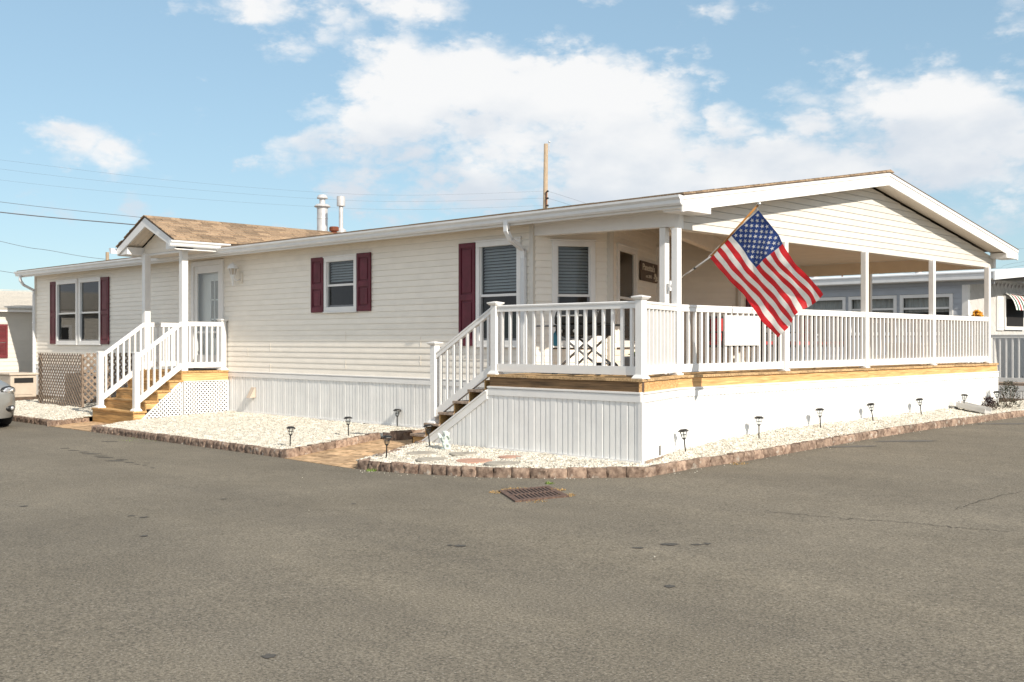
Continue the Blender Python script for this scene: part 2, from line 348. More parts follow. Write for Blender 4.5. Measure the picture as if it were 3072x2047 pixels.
def TR(x, y, z, rz=0, s=(1, 1, 1)):
    return Matrix.Translation((x, y, z)) @ Matrix.Rotation(rz, 4, 'Z') @ Matrix.Diagonal((*s, 1))
def frame(p, q):    # vertical face from p to q (plan); outward is to the right of the walk
    d = Vector((q[0] - p[0], q[1] - p[1])); L = d.length; d /= L
    return (p, (d.x, d.y), (d.y, -d.x)), L
def cut(a0, a1, holes):
    segs = [(a0, a1)]
    for h0, h1 in holes:
        new = []
        for s0, s1 in segs:
            if h1 <= s0 or h0 >= s1: new.append((s0, s1)); continue
            if h0 > s0: new.append((s0, h0))
            if h1 < s1: new.append((h1, s1))
        segs = new
    return [x for x in segs if x[1] - x[0] > .01]
def pin(poly, x, y):
    c = np.zeros(len(x), bool); n = len(poly)
    for i in range(n):
        x0, y0 = poly[i]; x1, y1 = poly[(i + 1) % n]
        if y0 == y1: continue
        c ^= ((y0 > y) != (y1 > y)) & (x < (x1 - x0) * (y - y0) / (y1 - y0) + x0)
    return c
def clip_half(poly, nx, ny, c):      # keep nx*x+ny*y <= c
    out = []
    for i in range(len(poly)):
        p, q = poly[i], poly[(i + 1) % len(poly)]; dp = nx * p[0] + ny * p[1] - c; dq = nx * q[0] + ny * q[1] - c
        if dp <= 0: out.append(p)
        if (dp < 0 < dq) or (dq < 0 < dp):
            t = dp / (dp - dq); out.append((p[0] + (q[0] - p[0]) * t, p[1] + (q[1] - p[1]) * t))
    return out

# ------------------------------------------------------------------ the ground
def axis(lo, hi):
    fine = np.arange(lo, hi, .35); far = np.array([1, 3, 7, 15, 30, 60, 120, 250, 500, 900.])
    return np.concatenate([lo - far[::-1], fine, fine[-1] + far])
gx = axis(-28, 12); gy = axis(-14, 20); GX, GY = np.meshgrid(gx, gy); GZ = gz(GX, GY)
GZ = GZ + .012 * np.sin(GX * .9 + 1) * np.sin(GY * .7) * ss(-16, -8, GX) * (1 - ss(-3.2, -2, GY))
nx_, ny_ = len(gx), len(gy)
me = bpy.data.meshes.new('road'); me.from_pydata(np.stack([GX.ravel(), GY.ravel(), GZ.ravel()], 1).tolist(), [], [(j * nx_ + i, j * nx_ + i + 1, (j + 1) * nx_ + i + 1, (j + 1) * nx_ + i) for j in range(ny_ - 1) for i in range(nx_ - 1)])
me.materials.append(MATS['asphalt']); me.polygons.foreach_set('use_smooth', [True] * len(me.polygons))
road = link(bpy.data.objects.new('road', me)); tag(road, 'worn grey asphalt lane wrapping round the corner plot', kind='structure')
def gsurf(x, y): return float(gz(x, y) + .012 * math.sin(x * .9 + 1) * math.sin(y * .7) * ss(-16, -8, x) * (1 - ss(-3.2, -2, y)))
def road_blot(px, py, w, h, mat, name, seed):   # irregular thin patch lying on the asphalt, w across the view, h away from it (m)
    r = random.Random(seed); c = onG(px, py); vs = []; n = 14
    for i in range(n):
        t = 2 * math.pi * i / n; k = .75 + .5 * r.random(); u = math.cos(t) * w / 2 * k; v = math.sin(t) * h / 2 * k
        x = c.x + RT[0] * u + FW[0] * v; y = c.y + RT[1] * u + FW[1] * v; vs.append((x, y, gsurf(x, y) + .004))
    MB().add(vs + [(c.x, c.y, gsurf(c.x, c.y) + .004)], [(i, (i + 1) % n, n) for i in range(n)]).build(name, mat, road)
for i, (px, py, w, h) in enumerate([(327, 1326, .28, .09), (275, 1362, .30, .10), (300, 1368, .2, .08), (250, 1357, .15, .07), (320, 1372, .25, .09), (345, 1382, .27, .10), (365, 1378, .16, .06), (388, 1387, .15, .06), (412, 1392, .08, .05),
        (434, 1395, .08, .05), (458, 1403, .07, .05), (195, 1347, .16, .05), (222, 1353, .18, .05), (71, 1517, .08, .09), (432, 1552, .08, .08), (395, 1547, .07, .06), (432, 1612, .07, .08), (1060, 1512, .05, .06),
        (1380, 1639, .10, .09), (1350, 1638, .05, .05), (2010, 1636, .13, .1), (1915, 1646, .1, .06), (2090, 1637, .1, .05), (2122, 1635, .06, .06), (2008, 1759, .07, .08), (806, 1966, .07, .08), (672, 1498, .08, .05), (440, 1388, .1, .05)]):
    road_blot(px, py, w, h, 'asphalt_wet', 'stain', i)
for i, (px, py, w, h) in enumerate([(2715, 1324, 1.0, .22), (2560, 1340, .8, .18), (3020, 1272, 1.1, .3)]): road_blot(px, py, w, h, 'asphalt_patch', 'patch', 50 + i)
def crack(pts, w, seed):
    r = random.Random(seed); P = []
    for (a, b), (c, d) in zip(pts[:-1], pts[1:]):
        k = 14
        for i in range(k):
            t = i / k; P.append(onG(a + (c - a) * t, b + (d - b) * t + r.uniform(-2.5, 2.5)))
    vs = []; fs = []
    for i, p in enumerate(P):
        q = P[min(i + 1, len(P) - 1)] - P[max(i - 1, 0)]; q.z = 0; q.normalize(); n = Vector((-q.y, q.x, 0)) * w * r.uniform(.3, 1)
        for k in (-1, 1):
            a = p + n * k; vs.append((a.x, a.y, gsurf(a.x, a.y) + .0045))
        if i: fs.append((2 * i - 2, 2 * i - 1, 2 * i + 1, 2 * i))
    MB().add(vs, fs).build('crack', 'crack', road)
crack([(2300, 1535), (2480, 1553), (2700, 1568), (2880, 1584), (3040, 1596)], .007, 1); crack([(2100, 1530), (2300, 1540)], .004, 3); crack([(2860, 1530), (2960, 1498), (3070, 1475)], .006, 2)

# ------------------------------------------------------------------ the mobile home
XL, XR, YW, YB = -22.72, -3.37, 1.60, 12.95
RY = (YW + YB) / 2; SL = .161; ZE = 3.515; YE = 1.20     # ridge line, roof pitch, eave
home = thing('mobile_home', ((XL + XR) / 2, 7.2, 0), 'long cream vinyl-sided mobile home with burgundy shutters and roofed open porch at its end', 'house')
Pitch = .1064
def course(F, a0, a1, z0, mat, parent, h=Pitch, out=.0115, base=0.):
    o, d, n = F; p = (o[0] + d[0] * a0, o[1] + d[1] * a0, 0); q = (o[0] + d[0] * a1, o[1] + d[1] * a1, 0)
    return MB().extr([(base - .03, z0 + h), (base - .03, z0), (base + out, z0), (base + out, z0 + .006), (base + out * .9, z0 + h * .3), (base + .002, z0 + h - .002), (base - .012, z0 + h - .0015), (base - .012, z0 + h)], p, q, (n[0], n[1], 0)).build('siding_course', mat, parent)
def wall_siding(F, L, z0, z1, holes, mat='siding', parent=home, pitch=Pitch):
    z = z0
    while z < z1 - .02:
        h = min(pitch, z1 - z)
        for a0, a1 in cut(0, L, [(h0, h1) for h0, h1, b, t in holes if t > z + h - .035 and b < z + .05]): course(F, a0, a1, z, mat, parent, h)
        z += pitch
def window(F, a0, a1, z0, z1, parent, blind=True, name='window', room_shade=True, mid=.48, fmat='vinyl'):
    w = .085
    m = MB(); m.ob(F, a0, a1, -.03, .045, z1 - w, z1); m.ob(F, a0, a1, -.03, .045, z0, z0 + w); m.ob(F, a0, a0 + w, -.03, .045, z0 + w, z1 - w); m.ob(F, a1 - w, a1, -.03, .045, z0 + w, z1 - w)
    m.ob(F, a0 - .015, a1 + .015, .0, .055, z1, z1 + .03); m.ob(F, a0 - .012, a1 + .012, .0, .06, z0 - .028, z0)
    win = m.build(name, fmat, parent, bevel=.006)
    i0, i1 = a0 + w, a1 - w; b0, b1 = z0 + w, z1 - w; zm = b0 + (b1 - b0) * mid; s = .035
    up = MB(); up.ob(F, i0, i1, -.02, .012, zm - .02, zm + .02); up.ob(F, i0, i0 + .018, -.02, .012, zm + .02, b1); up.ob(F, i1 - .018, i1, -.02, .012, zm + .02, b1); up.build('sash', fmat, win)
    lo = MB(); lo.ob(F, i0, i0 + s, -.028, -.004, b0, zm - .02); lo.ob(F, i1 - s, i1, -.028, -.004, b0, zm - .02); lo.ob(F, i0 + s, i1 - s, -.028, -.004, b0, b0 + s); lo.build('sash', 'grey_metal', win)
    MB().ob(F, i0, i1, -.006, -.003, zm + .02, b1).build('pane', 'glass', win); MB().ob(F, i0 + s, i1 - s, -.019, -.016, b0 + s, zm - .02).build('pane', 'glass', win)
    if blind:
        m = MB(); z = b1 - .03
        while z > zm + .03:
            o, d, n = F
            P = lambda a, b, zz: (o[0] + d[0] * a + n[0] * b, o[1] + d[1] * a + n[1] * b, zz)
            m.add([P(i0 + .01, -.055, z), P(i1 - .01, -.055, z), P(i1 - .01, -.085, z + .042), P(i0 + .01, -.085, z + .042)], [(0, 1, 2, 3)]); z -= .05
        m.ob(F, i0 + .01, i1 - .01, -.09, -.05, zm - .0, zm + .025); m.build('blind', 'blind', win)
    if room_shade:
        m = MB(); m.ob(F, a0, a1, -.75, -.73, z0 - .2, z1 + .1); m.ob(F, a0 + .0, a0 + .02, -.73, -.035, z0 - .2, z1 + .1); m.ob(F, a1 - .02, a1, -.73, -.035, z0 - .2, z1 + .1)
        m.ob(F, a0 + .02, a1 - .02, -.73, -.035, z1 + .08, z1 + .1); m.ob(F, a0 + .02, a1 - .02, -.73, -.035, z0 - .2, z0 - .18); m.build('room_shade_panel', 'room_shade', win)  # dark liner box paints the gloom behind the glass
    return win
def shutter(F, a0, a1, z0, z1, parent, mat='shutter'):
    m = MB(); b = .016; st = .055; zm = z0 + (z1 - z0) * .47
    m.ob(F, a0, a1, b, b + .014, z0, z1)
    m.ob(F, a0, a0 + st, b + .014, b + .032, z0, z1); m.ob(F, a1 - st, a1, b + .014, b + .032, z0, z1)
    for u, v in ((z0, z0 + .10), (zm - .05, zm + .05), (z1 - .08, z1)): m.ob(F, a0 + st, a1 - st, b + .014, b + .032, u, v)
    sh = m.build('shutter', mat, parent, bevel=.005)
    for u, v in ((z0 + .13, zm - .08), (zm + .08, z1 - .11)): MB().ob(F, a0 + st + .03, a1 - st - .03, b + .014, b + .028, u, v).build('panel', mat, sh, bevel=.008)
FN = ((XL, YW), (1, 0), (0, -1)); LN = XR - XL           # near long wall: a runs along +X
A = lambda x: x - XL
wz0, wz1 = 1.472, 3.165
holes = [(A(-21.24), A(-19.91), wz0, wz1), (A(-19.80), A(-18.52), wz0, wz1), (A(-13.90), A(-12.55), .92, 3.32), (A(-8.86), A(-7.84), 2.11, 3.14), (A(-4.63), A(-3.61), wz0, wz1)]
wall_siding(FN, LN, .91, 3.40, holes)
for i, (a0, a1, z0, z1) in enumerate(holes):
    if i == 2: continue
    window(FN, a0, a1, z0, z1, home, blind=i in (3, 4))
for x0, x1, z0, z1 in [(-21.63, -21.25, 1.47, 3.17), (-18.50, -18.05, 1.47, 3.17), (-9.28, -8.88, 2.10, 3.16), (-7.82, -7.42, 2.10, 3.17), (-5.04, -4.65, 1.47, 3.17)]: shutter(FN, A(x0), A(x1), z0, z1, home)
# dark siding joints where panels lap
m = MB()
for x, k0 in [(-10.75, 4), (-10.75, 0), (-8.2, 6), (-8.2, 1), (-6.05, 5), (-6.05, 2), (-11.6, 3)]:
    m.box(x, x + .006, YW - .0165, YW - .013, .91 + k0 * Pitch + .004, .91 + (k0 + 1.7) * Pitch)
m.build('lap_joint', 'vinyl_cream', home)
# corner boards, starter band, frieze
m = MB(); m.box(XL - .02, XL + .07, YW - .03, YW + .07, .80, 3.40); m.build('corner_board', 'vinyl_cream', home, bevel=.004)
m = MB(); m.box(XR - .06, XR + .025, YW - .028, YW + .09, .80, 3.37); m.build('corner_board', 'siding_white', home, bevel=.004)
m = MB(); m.extr([(-.01, .795), (.03, .795), (.03, .875), (.012, .885), (.036, .89), (.036, .908), (-.01, .915)], (XL, YW, 0), (XR, YW, 0), (0, -1, 0)); m.build('band', 'vinyl', home)
m = MB(); m.box(XL, XR, YW - .022, YW + .01, 3.345, 3.40); m.build('frieze', 'vinyl_cream', home)
# other walls
MB().box(XL, XL + .1, YW + .07, YB, 0, 3.45).build('end_wall', 'siding', home)
MB().box(XL, -5.5, YB - .1, YB, 0, 3.45).build('back_wall', 'siding', home)
# skirting: ribbed vinyl panels
def skirt_prof(k):
    r = [0, .016, .016, 0, 0, .015, .012, 0, 0, .015, .012, 0, 0, .015, .012, 0]; x = [0, .004, .098, .113, .124, .128, .196, .210, .222, .226, .292, .306, .318, .322, .384, .398]
    return list(zip(x, r))
def skirt(F, a0, a1, zb, zt, parent, mat='skirting', w=.40):      # zb, zt: functions of the place along
    o, d, n = F; a = a0; k = 0
    while a < a1 - .02:
        pr = [(a + x, r) for x, r in skirt_prof(k) if a + x < a1 - .001]; pr.append((min(a + w, a1), pr[-1][1])) ; vs = []
        for x, r in pr:
            for zz in (zb(x), zt(x)): vs.append((o[0] + d[0] * x + n[0] * r, o[1] + d[1] * x + n[1] * r, zz))
        m = MB().add(vs, [(2 * i, 2 * i + 2, 2 * i + 3, 2 * i + 1) for i in range(len(pr) - 1)])
        m.build('skirt_panel', mat, parent); a += w; k += 1
skirt(FN, 0.02, LN, lambda a: -.10, lambda a: .80, home)
m = MB(); m.box(XL, XR, YW - .026, YW - .004, .04, .075); m.box(XL, XR, YW - .036, YW - .026, .04, .05); m.build('skirt_track', 'vinyl', home)
m = MB(); m.box(XL, XR, YW - .02, YW + .03, -.12, .04); m.build('sill_board', 'wood_grey', home)
# dryer vent hood on the skirting
m = MB(); v = onY(760, 1175, YW - .02)
m.hexa([(v.x - .08, YW - .01, v.z - .12), (v.x + .08, YW - .01, v.z - .12), (v.x + .08, YW - .01, v.z + .09), (v.x - .08, YW - .01, v.z + .09), (v.x - .07, YW - .15, v.z - .13), (v.x + .07, YW - .15, v.z - .13), (v.x + .07, YW - .03, v.z + .085), (v.x - .07, YW - .03, v.z + .085)])
m.build('vent_hood', 'beige_plastic', home)

# ---- storm door with the panelled door behind it
d0, d1, dz0, dz1 = A(-13.90), A(-12.55), .945, 3.32
m = MB(); m.ob(FN, d0, d0 + .10, -.02, .05, dz0, dz1); m.ob(FN, d1 - .10, d1, -.02, .05, dz0, dz1); m.ob(FN, d0 + .10, d1 - .10, -.02, .05, dz1 - .11, dz1)
door = m.build('door', 'vinyl', home, bevel=.006)
e0, e1, ez1 = d0 + .10, d1 - .10, dz1 - .11; st = .13
m = MB(); m.ob(FN, e0, e0 + st, -.01, .025, dz0, ez1); m.ob(FN, e1 - st, e1, -.01, .025, dz0, ez1); m.ob(FN, e0 + st, e1 - st, -.01, .025, ez1 - .16, ez1); m.ob(FN, e0 + st, e1 - st, -.01, .025, 1.72, 1.77); m.ob(FN, e0 + st, e1 - st, -.01, .025, dz0, dz0 + .30)
m.build('storm_frame', 'vinyl', door, bevel=.004)
MB().ob(FN, e0 + st, e1 - st, .005, .009, 1.77, ez1 - .16).build('pane', 'glass', door); MB().ob(FN, e0 + st, e1 - st, .005, .009, dz0 + .30, 1.72).build('pane', 'glass', door)
MB().ob(FN, d0 - .1, d1 + .1, -.16, -.12, dz0 - .1, dz1 + .05).build('inner_door', 'vinyl', door)
m = MB(); l0, l1, l2, l3 = e0 + .50, e1 - .15, 1.60, ez1 - .32
for t in range(4): m.ob(FN, l0 + (l1 - l0) * t / 3 - .014, l0 + (l1 - l0) * t / 3 + .014, -.12, -.095, l2, l3)
for t in range(4): m.ob(FN, l0 - .014, l1 + .014, -.12, -.095, l2 + (l3 - l2) * t / 3 - .014, l2 + (l3 - l2) * t / 3 + .014)
m.ob(FN, d0, d0 + .02, -.12, -.02, dz0, dz1); m.ob(FN, d1 - .02, d1, -.12, -.02, dz0, dz1); m.ob(FN, d0 + .02, d1 - .02, -.12, -.02, dz1 - .02, dz1); m.build('muntins', 'vinyl', door); MB().ob(FN, l0, l1, -.118, -.112, l2, l3).build('pane', 'curtain', door)
m = MB(); m.ob(FN, e0 + .03, e0 + .06, .025, .065, 1.80, 1.92); m.build('handle', 'steel', door)

# ---- zigzag end wall under the porch roof
PA, PB_, PC, PD, PE = (XR, YW), (-2.68, 2.65), (-4.40, 6.60), (-3.50, 7.60), (-5.50, 12.40)
zt = 3.36
FA, LA = frame(PA, PB_)
hA = (.30, 1.00, 1.472, 3.12)
wall_siding(FA, LA, 1.0, 3.50, [hA]); window(FA, *hA, home, blind=True)
FB, LB = frame(PB_, PC); hB = (.34, 1.57, 1.472, 3.11); hD = (3.09, 4.12, 1.08, 3.30)
wall_siding(FB, LB, 1.0, 3.66, [hB, hD]); window(FB, *hB, home, blind=False)
FC, LC = frame(PC, PD); wall_siding(FC, LC, 1.0, 4.20, [])
FD, LD = frame(PD, PE); hE = (1.2, 2.2, 1.472, 3.05); wall_siding(FD, LD, 1.0, zt, [hE]); window(FD, *hE, home, blind=True)
shutter(FD, .78, 1.18, 1.47, 3.05, home)
FE, LE = frame(PE, (-5.5, YB)); wall_siding(FE, LE, 1.0, zt, [])
m = MB(); m.ob(FB, 3.09, 3.23, -.02, .05, 1.08, 3.30); m.ob(FB, 4.0, 4.12, -.02, .05, 1.08, 3.30); m.ob(FB, 3.23, 4.0, -.02, .05, 3.16, 3.30); dr = m.build('door', 'vinyl', home)
MB().ob(FB, 3.23, 4.0, -.05, .0, 1.08, 3.16).build('door_leaf', 'wood_dark', dr)
for p in (PB_, PD): MB().prism([(p[0] + .06 * math.cos(t), p[1] + .06 * math.sin(t)) for t in (0, 1.05, 2.1, 3.14, 4.2, 5.25)], 1.08, 3.50).build('corner_board', 'siding_white', home)
FH, LH = frame((-.95, 1.72), PD)     # header over the entry recess, corner post to wall corner
m = MB(); m.ob(FH, 0, LH, -.06, .06, 3.10, 3.17); m.ob(FH, 0, LH, -.02, .03, 3.17, 3.55); m.build('header', 'soffit', home)
# ---- roof: shingled gable running the whole length and out over the porch
GX0 = -.60; RX = -.25      # gable siding plane, rake plane
def rz(y): return ZE + SL * (min(y, 2 * RY - y) - YE)
x0, x1 = XL - .25, RX + .018
m = MB(); vs = []
for y, dz in ((YE, 0), (RY, 0), (2 * RY - YE, 0)):
    for xx in (x0, x1): vs += [(xx, y, rz(y) - .012), (xx, y, rz(y) - .028)]
m.add(vs, [(0, 2, 6, 4), (4, 6, 10, 8), (1, 5, 7, 3), (5, 9, 11, 7), (0, 4, 5, 1), (4, 8, 9, 5), (2, 3, 7, 6), (6, 7, 11, 10), (0, 1, 3, 2), (8, 10, 11, 9)])
roof = m.build('roof', 'shingle_dark', home)
y = YE - .02; k = 0
while y < RY - .02:         # courses of the near slope
    ya = min(y + .145, RY); xs = [x0 - .01]
    while xs[-1] < x1 - 1.3: xs.append(xs[-1] + random.uniform(.5, 1.1))
    xs.append(x1 + .006 + .012 * random.random()); vs = []; fs = []; m = MB()
    for a, b in zip(xs[:-1], xs[1:]):
        d = random.uniform(0, .006); l = random.uniform(-.004, .004)
        m.hexa([(a, y + l, rz(y) - .012), (b - .004, y + l, rz(y) - .012), (b - .004, ya + .03, rz(ya + .03) - .014), (a, ya + .03, rz(ya + .03) - .014), (a, y + l, rz(y) + .012 + d), (b - .004, y + l, rz(y) + .012 + d), (b - .004, ya + .03, rz(ya + .03) + .001), (a, ya + .03, rz(ya + .03) + .001)])
    m.build('shingle_course', 'shingle', roof); y += .145; k += 1
m = MB(); m.extr([(-.14, -.02), (0, .012), (.14, -.02), (.14, -.03), (-.14, -.03)], (x0, RY, rz(RY) + .014), (x1 + .01, RY, rz(RY) + .014), (0, 1, 0)); m.build('ridge_cap', 'shingle', roof)
# eave: fascia, soffit, K gutter
m = MB(); m.box(x0 + .05, RX - .01, YE + .02, YE + .05, 3.33, 3.49); m.build('fascia', 'vinyl', home)
m = MB(); m.box(x0 + .05, GX0, YE + .05, YW - .022, 3.395, 3.405)
for i in range(0, 220): m.box(x0 + .06 + i * .1, x0 + .066 + i * .1, YE + .05, YW - .03, 3.391, 3.395)
m.build('soffit', 'soffit', home)
GP = [(0, 3.365), (.055, 3.365), (.075, 3.39), (.08, 3.43), (.112, 3.462), (.114, 3.492), (.104, 3.492), (.10, 3.47), (.0, 3.375)]
m = MB(); m.extr(GP, (XL - .28, YE + .02, 0), (RX, YE + .02, 0), (0, -1, 0)); gut = m.build('gutter', 'metal_white', home)
m = MB(); m.extr([(0, 3.365), (.055, 3.365), (.075, 3.39), (.08, 3.43), (.112, 3.462), (.114, 3.492), (0, 3.492)], (RX, YE + .02, 0), (RX + .004, YE + .02, 0), (0, -1, 0)); m.build('end_cap', 'metal_white', gut)
def downspout(x, zb, parent):
    m = MB(); w = .085; d = .06
    pth = [(x, YE - .03, 3.40), (x, YE - .03, 3.25), (x, YE + .06, 3.12), (x, YW - .06, 2.98), (x, YW - .05, 2.88), (x, YW - .05, zb)]
    for p, q in zip(pth[:-1], pth[1:]):
        dd = (Vector(q) - Vector(p)).normalized(); m.beam(Vector(p) - dd * .012, Vector(q) + dd * .012, w, d, up=(0, -1, 0) if abs(dd.z) > .6 else (0, 0, 1))
    o = m.build('downspout', 'metal_white', parent, bevel=.006)
    r = MB()
    for k in (-.03, -.015, 0, .015, .03): r.box(x + k - .003, x + k + .003, YW - .084, YW - .079, zb, 2.85)
    r.box(x - .05, x + .05, YW - .086, YW - .02, 2.05, 2.08); r.build('ribs', 'metal_white', o)
downspout(-22.70, .30, home); downspout(-3.53, 1.10, home)
# gable end: siding, rake boards, boxed eave returns
def gy_at(z): return (4.25 - z) / .163       # half width of the siding at height z
z = 3.10; F = ((GX0, 0), (0, 1), (1, 0))
while z < 4.22:
    za = min(z + Pitch, 4.24); vs = []
    ya0, yb0 = max(YW + .02, RY - gy_at(z)), min(YB - .02, RY + gy_at(z)); ya1, yb1 = max(YW + .02, RY - gy_at(za)), min(YB - .02, RY + gy_at(za))
    if yb0 - ya0 < .1: break
    MB().add([(GX0 - .02, ya0, z), (GX0 - .02, yb0, z), (GX0 + .0125, ya0, z), (GX0 + .0125, yb0, z), (GX0 + .002, ya1, za - .004), (GX0 + .002, yb1, za - .004), (GX0 - .02, ya1, za - .003), (GX0 - .02, yb1, za - .003)],
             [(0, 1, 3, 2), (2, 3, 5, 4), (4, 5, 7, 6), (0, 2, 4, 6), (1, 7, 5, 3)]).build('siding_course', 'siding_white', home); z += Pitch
MB().box(GX0 - .15, GX0 - .022, YW, YB, 3.095, 3.36).build('beam', 'soffit', home)
for sgn in (1, -1):
    ye = YE if sgn > 0 else 2 * RY - YE
    m = MB(); a, b = rz(ye) - .03, rz(RY) - .03
    m.hexa([(RX - .025, ye, a - .212), (RX, ye, a - .212), (RX, RY, b - .212), (RX - .025, RY, b - .212), (RX - .025, ye, a), (RX, ye, a), (RX, RY, b), (RX - .025, RY, b)]); m.build('rake_board', 'vinyl', home)
    m = MB(); m.hexa([(RX, ye, a - .05), (RX + .012, ye, a - .05), (RX + .012, RY, b - .05), (RX, RY, b - .05), (RX, ye, a), (RX + .012, ye, a), (RX + .012, RY, b), (RX, RY, b)]); m.build('drip_edge', 'vinyl', home)
    m = MB(); m.hexa([(GX0, ye, a - .17), (RX - .025, ye, a - .17), (RX - .025, RY, b - .17), (GX0, RY, b - .17), (GX0, ye, a - .155), (RX - .025, ye, a - .155), (RX - .025, RY, b - .155), (GX0, RY, b - .155)]); m.build('soffit', 'soffit', home)
    y0, y1 = (YE + .03, 1.86) if sgn > 0 else (2 * RY - 1.86, 2 * RY - YE)
    m = MB(); m.box(GX0 + .015, RX + .004, y0, y1, 3.292, 3.40); m.build('eave_return', 'vinyl', home, bevel=.004)
MB().box(GX0 - .05, GX0 + .03, YW - .03, YW + .07, 3.10, 3.33).build('corner_board', 'vinyl', home)
MB().box(GX0 - .05, GX0 + .03, YB - .09, YB + .02, 3.10, 3.36).build('corner_board', 'vinyl', home)
# porch beams, ceiling planks, posts
MB().hexa([(XR + .02, YW, 3.19), (-.78, YW, 3.14), (-.78, YW + .14, 3.14), (XR + .02, YW + .14, 3.19), (XR + .02, YW, 3.38), (-.78, YW, 3.36), (-.78, YW + .14, 3.36), (XR + .02, YW + .14, 3.38)]).build('beam', 'vinyl', home, bevel=.004)
MB().box(XR + .03, -.79, YW - .018, YW - .002, 3.335, 3.398).build('frieze', 'vinyl', home)
MB().box(-.782, -.62, YW - .012, YW + .16, 3.135, 3.36).build('beam_end', 'vinyl', home, bevel=.004)
MB().box(-5.5, GX0 - .15, YB - .2, YB - .06, 3.09, 3.36).build('beam', 'soffit', home)
MB().box(-5.5, GX0 - .15, YB - .2, YB - .19, 3.37, 3.40).build('ledger', 'soffit', home)
y = YW + .15
while y < YB - .25:
    xl = max(-.95 - (y - 1.72) * .4337, -6.6) if y < 7.5 else -3.5 - (y - 7.6) * .4167; MB().box(xl, GX0 - .16, y, min(y + .148, YB - .21), 3.36, 3.372).build('ceiling_plank', 'soffit', home); y += .152
MB().hexa([(-4.9, YW + .15, rz(YW + .15) - .075), (GX0 - .16, YW + .15, rz(YW + .15) - .075), (GX0 - .16, RY, rz(RY) - .075), (-4.9, RY, rz(RY) - .075), (-4.9, YW + .15, rz(YW + .15) - .06), (GX0 - .16, YW + .15, rz(YW + .15) - .06), (GX0 - .16, RY, rz(RY) - .06), (-4.9, RY, rz(RY) - .06)]).build('vault_ceiling', 'soffit', home)
ZD = 1.08
POSTS = [(onY(1993, 900, 1.67).x, 1.67)] + [(-.56, onX(c_, 1000, -.56).y) for c_ in (2029.5, 2352, 2594, 2796.5, 2962.5)] + [(-3.35, YB - .13)]
for i, (px_, py_) in enumerate(POSTS):
    m = MB(); w = .051; top = 3.14 if i == 0 else 3.095
    m.box(px_ - w, px_ + w, py_ - w, py_ + w, ZD, top); po = m.build('porch_post', 'vinyl', home, bevel=.007)
    m = MB(); m.box(px_ - w - .022, px_ + w + .022, py_ - w - .022, py_ + w + .022, ZD + .001, ZD + .03); m.build('base_trim', 'vinyl', po, bevel=.01)
# roof vents
def roofpt(px, Y): p = onY(px, 700, Y); return p.x, Y, rz(Y)
x, y, z = roofpt(967, 5.4); zt_ = onY(967, 584, 5.4).z; h = zt_ - z
m = MB(); m.lathe([(.17, -.05), (.17, .06), (.135, .10), (.135, h * .66), (.145, h * .665), (.145, h * .69), (.135, h * .695), (.135, h * .70), (.20, h * .70), (.205, h * .72), (.15, h * .765), (.075, h * .775), (.075, h * .90), (.135, h * .90), (.14, h * .92), (.10, h * .985), (.05, h)], (x, y, z), 20)
flue = m.build('flue', 'galvanized', home, autos=40); m = MB(); m.lathe([(.139, h * .42), (.142, h * .43), (.139, h * .44)], (x, y, z), 20); m.build('band', 'galvanized', flue)
x, y, z = roofpt(1023, 5.4); zt_ = onY(1023, 589, 5.4).z; h = zt_ - z
m = MB(); m.lathe([(.13, -.05), (.13, .10), (.075, .14), (.053, .15), (.053, h * .74), (.105, h * .74), (.105, h * .99), (.08, h)], (x, y, z), 18); m.build('vent_pipe', 'galvanized', home, autos=40)
x, y, z = roofpt(1002, 5.0); zt_ = onY(1002, 681, 5.0).z; h = max(.2, zt_ - z)
m = MB(); m.lathe([(.07, -.1), (.07, h - .11), (.115, h - .10), (.118, h - .02), (.10, h)], (x, y, z), 16); m.build('vent_cap', 'rust', home, autos=40)
x, y, z = roofpt(847, 5.4); zt_ = onY(847, 682, 5.4).z; h = max(.3, zt_ - z)
m = MB(); m.lathe([(.10, -.1), (.10, h - .10), (.17, h - .10), (.17, h - .06), (.09, h)], (x, y, z), 16); m.build('roof_vent', 'galvanized', home, autos=40)
x, y, z = roofpt(322, 4.0); zt_ = onY(322, 757, 4.0).z; h = max(.2, zt_ - z)
m = MB(); m.lathe([(.05, -.1), (.05, h)], (x, y, z), 12); m.build('vent_pipe', 'pole_wood', home, autos=40)

# ------------------------------------------------------------------ the porch deck
deck = thing('deck', (-1.5, 6, 0), 'raised timber deck with white ribbed skirting under the gabled porch roof', 'deck')
DP = [(-2.72, .0), (.0, .0), (-.50, 1.45), (-.50, 12.86), (-5.5, 12.86), PE, PD, PC, PB_, (XR, YW), (-2.72, YW - .02)]
poly0 = [(p[0] + (.03 if i in (1, 2, 3) else 0), p[1] - (.03 if i in (0, 1) else 0)) for i, p in enumerate(DP)]
w = .14; s2 = math.sqrt(.5); k = 0; c0 = min((p[1] - p[0]) * s2 for p in poly0); c1 = max((p[1] - p[0]) * s2 for p in poly0); c = c0
r = random.Random(3)
while c < c1:
    pl = clip_half(poly0, s2, -s2, -c); pl = clip_half(pl, -s2, s2, c + w - .006) if len(pl) > 2 else pl
    if len(pl) > 2:
        j = r.uniform(-.003, .003); MB().prism(pl[::-1] if False else pl, 1.046 + j, 1.08 + j).build('deck_board', 'wood_deck', deck)
    c += w
